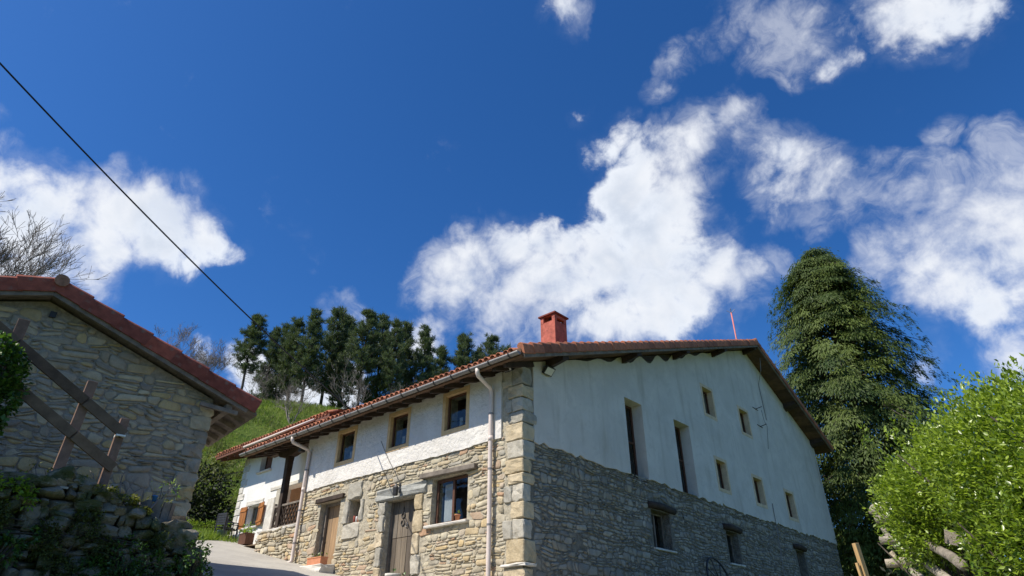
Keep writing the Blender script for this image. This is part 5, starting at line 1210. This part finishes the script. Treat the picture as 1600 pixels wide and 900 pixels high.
def cypress(loc, top):
    """tall conifer with drooping sprays, in clumps and gaps"""
    q = random.Random(5); r = np.random.default_rng(55); root = thing('cypress_tree', 'tall dense cypress with drooping sprays beside the right gable of the farmhouse', 'tree', loc)
    H = top - loc[2]; tr = MB(); tr.tube([(0, 0, -.5), (.05, 0, H * .3), (-.03, .05, H * .6), (0, 0, H * .97)], [.42, .32, .18, .04], 10); tr.build('trunk', BARK, root, True)
    def prof(f): return float(np.interp(f, [0, .08, .2, .35, .48, .58, .69, .8, .9, .96, 1], [3.4, 4.2, 4.8, 5.0, 4.9, 4.5, 3.9, 3.2, 2.35, 1.35, .25]))
    lm = MB(); C = []; D = []; Tn = []; N_ = []
    nb = 820
    for k in range(nb):
        f = .03 + .96 * ((k + q.random()) / nb) ** .93; z0 = H * f; a = k * 2.39996 + q.gauss(0, .35)
        Rr = prof(f) * q.choice((.55, .72, .85, .95, 1.0, 1.12)) * q.uniform(.92, 1.08) * (1 + .13 * math.sin(a * 3 + f * 14) + .08 * math.sin(a * 5 - f * 31))
        dr = Vector((math.cos(a), math.sin(a), 0)); rise = q.uniform(.02, .16); z0 = .45 * z0 + .55 * (round(z0 / .95) * .95)
        base = Vector((0, 0, z0 - Rr * .12)); mid = base + dr * Rr * .6 + Vector((0, 0, Rr * rise)); tip = base + dr * Rr + Vector((0, 0, Rr * (rise - .28)))
        if k % 3 == 0: lm.tube([base, mid, tip], [.05, .03, .012], 4, cap=False)
        tn = q.random()
        for g in range(7):
            t = .42 + .58 * (g + q.random()) / 7
            p = (base.lerp(mid, t / .6) if t < .6 else mid.lerp(tip, (t - .6) / .4)) + Vector((q.gauss(0, .12), q.gauss(0, .12), q.gauss(0, .07)))
            # a drooping spray: a fan of flat shoots
            m = 40; out = np.array([dr.x, dr.y, 0.0]); s = r.random(m); side = np.cross(out, [0, 0, 1.0])
            hang = q.uniform(.3, .75); lat = r.normal(0, .28, m)
            c = np.array(p) + np.outer(s * .75, out * .55) + np.outer(lat * (.4 + s), side) + np.outer(-s * s * hang, [0, 0, 1.0]) + r.normal(0, .04, (m, 3))
            d = out * .5 + np.outer(lat * 1.6, side) - np.outer(.35 + s * .9, [0, 0, 1.0]) + r.normal(0, .22, (m, 3))
            C.append(c); D.append(d); Tn.append(np.clip(tn * .75 + .3 * r.random(m) - .03, 0, 1)); N_.append(out + np.array([0, 0, .8]) + r.normal(0, .35, (m, 3)))
    C, D, Tn, N_ = map(np.concatenate, (C, D, Tn, N_)); n = len(C)
    stuff(lm.build('branch', BARK, root, True))
    stuff(link('crown', leaf_mesh('crown', C, D, N_, r.uniform(.16, .30, n), r.uniform(.045, .075, n), Tn, LEAF_CYP, .05), root)); return root
cy = (19.84, 34.73); cypress((cy[0], cy[1], T(*cy)), 23.0)

# ---- laurel hedge on the right, on top of the log crib
def make_hedge():
    root = thing('laurel_hedge', 'bright green glossy laurel hedge at the right edge, growing over the logs', 'hedge', (6.1, 8.6, 1.2))
    bl = [(6.25, 9.9, 1.95, .62, .7, .62), (6.3, 9.3, 2.05, .8, .7, .75), (6.3, 8.5, 2.1, .9, .8, .8), (6.1, 7.6, 2.05, .95, .8, .85), (5.95, 6.9, 1.9, .95, .8, .95), (5.9, 6.2, 1.6, 1.0, .9, 1.05), (5.95, 9.3, 1.6, .5, .5, .5), (5.75, 7.6, 1.45, .6, .6, .6), (5.5, 6.6, 1.15, .6, .6, .7), (5.55, 7.4, 1.0, .4, .45, .45), (6.1, 9.9, 1.5, .36, .4, .45), (6.9, 8.6, 2.15, .9, .9, .72), (6.8, 7.2, 1.95, .9, .9, .75), (5.6, 5.6, 1.3, .9, .8, 1.1)]
    r = np.random.default_rng(12); B_ = np.array(bl); n = 85000; w = B_[:, 3] * B_[:, 5]; pk = r.choice(len(bl), n, p=w / w.sum()); B = B_[pk]
    u = runit(n, r); K = 2900; tu = runit(K, r)
    # shoots: leaves gathered round short twig ends
    s_i = r.integers(0, K, n); twb = r.integers(0, len(bl), K); twr = .72 + .36 * r.random(K); 
    sh = r.random(n) < .62
    Cs = B_[twb[s_i], :3] + tu[s_i] * B_[twb[s_i], 3:6] * twr[s_i][:, None] + r.normal(0, .055, (n, 3)) + tu[s_i] * r.uniform(-.12, .12, n)[:, None]
    Cb = B[:, :3] + u * B[:, 3:6] * (.55 + .45 * r.random(n) ** .5)[:, None]
    C = np.where(sh[:, None], Cs, Cb); dirn = np.where(sh[:, None], tu[s_i], u)
    D = dirn * .7 + r.normal(0, .55, (n, 3)) + [0, 0, .35]; N_ = np.array([-.2, -.2, 1.0]) + r.normal(0, .5, (n, 3))
    # taller shoots above the top
    for k in range(46):
        j = r.integers(0, len(bl)); b = B_[j]; bx = b[0] + r.normal(0, .5 * b[3]); by = b[1] + r.normal(0, .5 * b[4]); bz = b[2] + b[5] * .8; m = 26; h = r.uniform(.15, .5)
        t = r.random(m); c = np.stack([bx + r.normal(0, .035, m) + t * r.normal(0, .1), by + r.normal(0, .035, m), bz + t * h], 1); C = np.concatenate([C, c]); D = np.concatenate([D, r.normal(0, .6, (m, 3)) + [0, 0, .7]]); N_ = np.concatenate([N_, runit(m, r)])
    keep = C[:, 0] > 4.75; C, D, N_ = C[keep], D[keep], N_[keep]; n = len(C)
    L = r.uniform(.045, .08, n); W = L * r.uniform(.42, .54, n); tn = np.clip(.05 + .8 * r.random(n) + .25 * np.clip((C[:, 2] - 1.4) * .4, -.5, .6), 0, 1); c0 = np.array(root.location)
    # the leaves that show largest are single leaves, the rest one mass
    vis = np.linalg.norm(C, axis=1); inside = np.zeros(n, bool)
    p = R(30.2); fwd = C[:, 1] * math.cos(p) + C[:, 2] * math.sin(p); px = 800 + 978 * C[:, 0] / fwd; py = 450 - 978 * (-C[:, 1] * math.sin(p) + C[:, 2] * math.cos(p)) / fwd
    inframe = (px > 1380) & (px < 1598) & (py > 560) & (py < 898)
    cell = {}                                                    # nearest leaf of each small patch of the picture
    for i in np.nonzero(inframe)[0]:
        key = (int(px[i] // 9), int(py[i] // 9))
        if key not in cell or vis[i] < vis[cell[key]]: cell[key] = i
    cand = sorted(cell.values(), key=lambda i: vis[i] / L[i])[:300]; single = np.zeros(n, bool); single[cand] = True
    for i in cand:
        me = leaf_mesh('leaf', np.zeros((1, 3)), D[i:i + 1], N_[i:i + 1], L[i], W[i], tn[i:i + 1], LEAF_HEDGE); link('leaf', me, root, tuple(C[i] - c0))
    k = ~single
    stuff(link('foliage', leaf_mesh('foliage', C[k] - c0, D[k], N_[k], L[k], W[k], tn[k], LEAF_HEDGE), root))
    mb = MB(); q = random.Random(2)
    for b in bl:
        g = Vector((b[0] + .3, b[1], T(b[0] + .3, b[1])))
        for _ in range(5):
            e = Vector((b[0] + q.gauss(0, b[3] * .5), b[1] + q.gauss(0, b[4] * .5), b[2] + q.uniform(-.2, .8) * b[5])); mb.tube([g - Vector(c0), g.lerp(e, .5) + Vector((q.gauss(0, .1), q.gauss(0, .1), 0)) - Vector(c0), e - Vector(c0)], [.03, .02, .008], 5)
    mb.build('stem', BARK, root, True)
make_hedge()
# log crib: headers poking out between long stretchers
crib = thing('log_crib_wall', 'grey weathered log crib wall under the laurel hedge', 'wall', (6.5, 11.4, .6))
cc = Vector((6.5, 11.4, .6)); lg = random.Random(3)
def log(name, a, b, ra, rb, tone_=0.5):
    a, b = Vector(a), Vector(b); mb = MB(); mb.tone = tone_; k = 7
    ax = (b - a); pts = [a + ax * (i / k) + Vector((lg.gauss(0, .006), lg.gauss(0, .006), lg.gauss(0, .006))) for i in range(k + 1)]
    mb.tube([p - cc for p in pts], [(ra + (rb - ra) * i / k) * lg.uniform(.94, 1.06) for i in range(k + 1)], 10); o = mb.build(name, WOOD_LOG, crib, True); return o
for k in range(5):
    z = 2.03 - k * .36
    log('header_log', (6.43 - .02 * k, 11.62, z), (6.78, 11.33, z + .02), .07, .075, k / 5)
    log('stretcher_log', (6.66, 11.38, z - .14), (5.25, 7.9, z - .14 - 1.02), .06, .06, .3 + k / 8)
log('stretcher_log', (6.45, 11.68, 2.22), (6.7, 11.3, 2.02), .10, .07); log('diagonal_log', (6.50, 11.6, 1.88), (6.60, 11.5, 1.55), .045, .045); log('diagonal_log', (6.52, 11.6, 1.5), (6.62, 11.5, 1.2), .045, .045)
# half-round log board showing through the hedge
mb = MB(); a, b = Vector((5.60, 8.62, 1.30)), Vector((5.68, 8.30, 1.19)); n = 8; ax = (b - a).normalized(); s = ax.cross(Vector((0, 0, 1))).normalized(); u = s.cross(ax)
vs = [p + s * (.05 * math.sin(math.pi * j / n)) * -1 + u * (.085 * math.cos(math.pi * j / n)) for p in (a, b) for j in range(n + 1)]
mb.add(vs, [(j, j + 1, n + 2 + j, n + 1 + j) for j in range(n)] + [tuple(range(n + 1)), tuple(range(2 * n + 1, n, -1)), (0, n + 1, 2 * n + 1, n)]); tag(mb.build('half_log', WOOD_LOG, fix=True), 'split half log with a pale flat face showing through the hedge', 'log')
mb = MB(); sx, sy = 7.35, 14.21; mb.bar((0, 0, -.3), (-.04, 0, 2.0 - T(sx, sy)), .11, .09, (0, 1, 0)); mb.bar((-.10, .02, -.3), (-.14, .02, 1.62 - T(sx, sy)), .05, .06, (0, 1, 0)); tag(mb.build('timber_stake', WOOD_STAKE, None, False, (sx, sy, T(sx, sy)), (0, -.06, .4), bevel=.006), 'new pale timber stake by the lower right corner of the gable', 'stake')
# shrubs and rough growth
def wb(x, y, z, rx, ry, rz): return (x, y, z, rx, ry, rz)
plant('olive_shrub', 'sunlit yellowish shrub behind the right corner of the gable', 'shrub', [wb(17.6, 33.4, 2.6, 1.2, 1.2, 2.2), wb(18.6, 33.0, 2.0, 1.2, 1.2, 2.0), wb(16.9, 33.9, 3.2, .8, .8, 1.3)], LEAF_SHRUB, 2600, (.24, .08), seed=21)
plant('low_shrub', 'low mixed green shrub between the stake and the log crib', 'shrub', [wb(8.2, 14.6, .6, .7, .8, 1.0), wb(7.7, 15.4, .5, .6, .8, .9), wb(8.9, 14.2, .9, .7, .7, .9)], LEAF_BUSH, 1800, (.12, .05), seed=22)
plant('bramble_thicket', 'bramble thicket with leaves coloured dark for shade between the barn and the white house', 'bush', [wb(-15.1, 29.6, 5.4, 2.2, 1.4, 1.7), wb(-13.9, 30.3, 5.0, 1.5, 1.2, 1.6), wb(-16.6, 29.3, 6.0, 1.7, 1.4, 1.9), wb(-14.9, 30.6, 6.9, 1.6, 1.2, 1.0), wb(-18.2, 29.5, 6.3, 1.7, 1.5, 2.2)], LEAF_BUSH, 11000, (.20, .09), seed=23, shell=.4)
plant('hill_scrub', 'green scrub on the hillside above the dark thicket', 'bush', [wb(-16.3, 33.0, 8.4, 1.4, 1.2, .8), wb(-14.6, 33.6, 8.6, 1.2, 1.0, .7), wb(-18.2, 33.0, 8.7, 1.5, 1.2, .9), wb(-13.2, 33.4, 8.0, 1.0, .9, .6)], LEAF_SHRUB, 4200, (.18, .06), seed=24)
def grass_patch(name, pts, n, L, spread, seed, mat=LEAF_GRASS):
    r = np.random.default_rng(seed); P = np.array(pts); k = r.integers(0, len(P), n); xy = P[k] + r.normal(0, spread, (n, 2)); z = terrain(xy[:, 0], xy[:, 1])
    C = np.column_stack([xy, z - .02]); D = r.normal(0, .42, (n, 3)) + [0, 0, 1.0]; 
    stuff(link(name, leaf_mesh(name, C, D, runit(n, r), L * r.uniform(.5, 1.3, n), L * .09, r.random(n), mat, .02)))
pv = []
for s in np.arange(15.3, 21, .35):
    for n_ in np.arange(-.9, 3.6, .35):
        if s > road_end(max(n_, -.5)) + .35 - (.5 if n_ < -.4 else 0):
            p = Wp(-n_, s); pv.append((p.x, p.y))
grass_patch('verge_grass', pv, 9000, .32, .2, 3)
hg = []
for _ in range(900):
    a, d = rnd.uniform(-31, -16), rnd.uniform(38, 66); hg.append((math.sin(R(a)) * d, math.cos(R(a)) * d))
grass_patch('hill_tufts', hg, 24000, .36, .6, 4)
grass_patch('hill_weeds', hg[::9], 5000, .5, .35, 5, LEAF_SHRUB)
plant('wild_flowers', 'weeds with small pale flowers at the edge of the lane under the thicket', 'plant', [wb(-13.3, 28.4, 4.5, .9, .5, .35), wb(-12.7, 28.9, 4.6, .6, .4, .3), wb(-14.2, 28.0, 4.5, .8, .5, .35)], LEAF_GRASS, 1100, (.16, .05), seed=26)
for i, (x, y) in enumerate(((-12.2, 28.6), (-12.9, 27.4), (-11.6, 26.9))):
    tag(rock('kerb_stone', (x, y, T(x, y) + .03), (.28, .2, .12), STONE_BLOCK, None, 70 + i), ['loose grey stone at the far end of the lane by the chairs', 'flat loose stone at the grass edge of the lane', 'small dark stone on the concrete near the planter'][i], 'stone', 'loose stones by the lane')
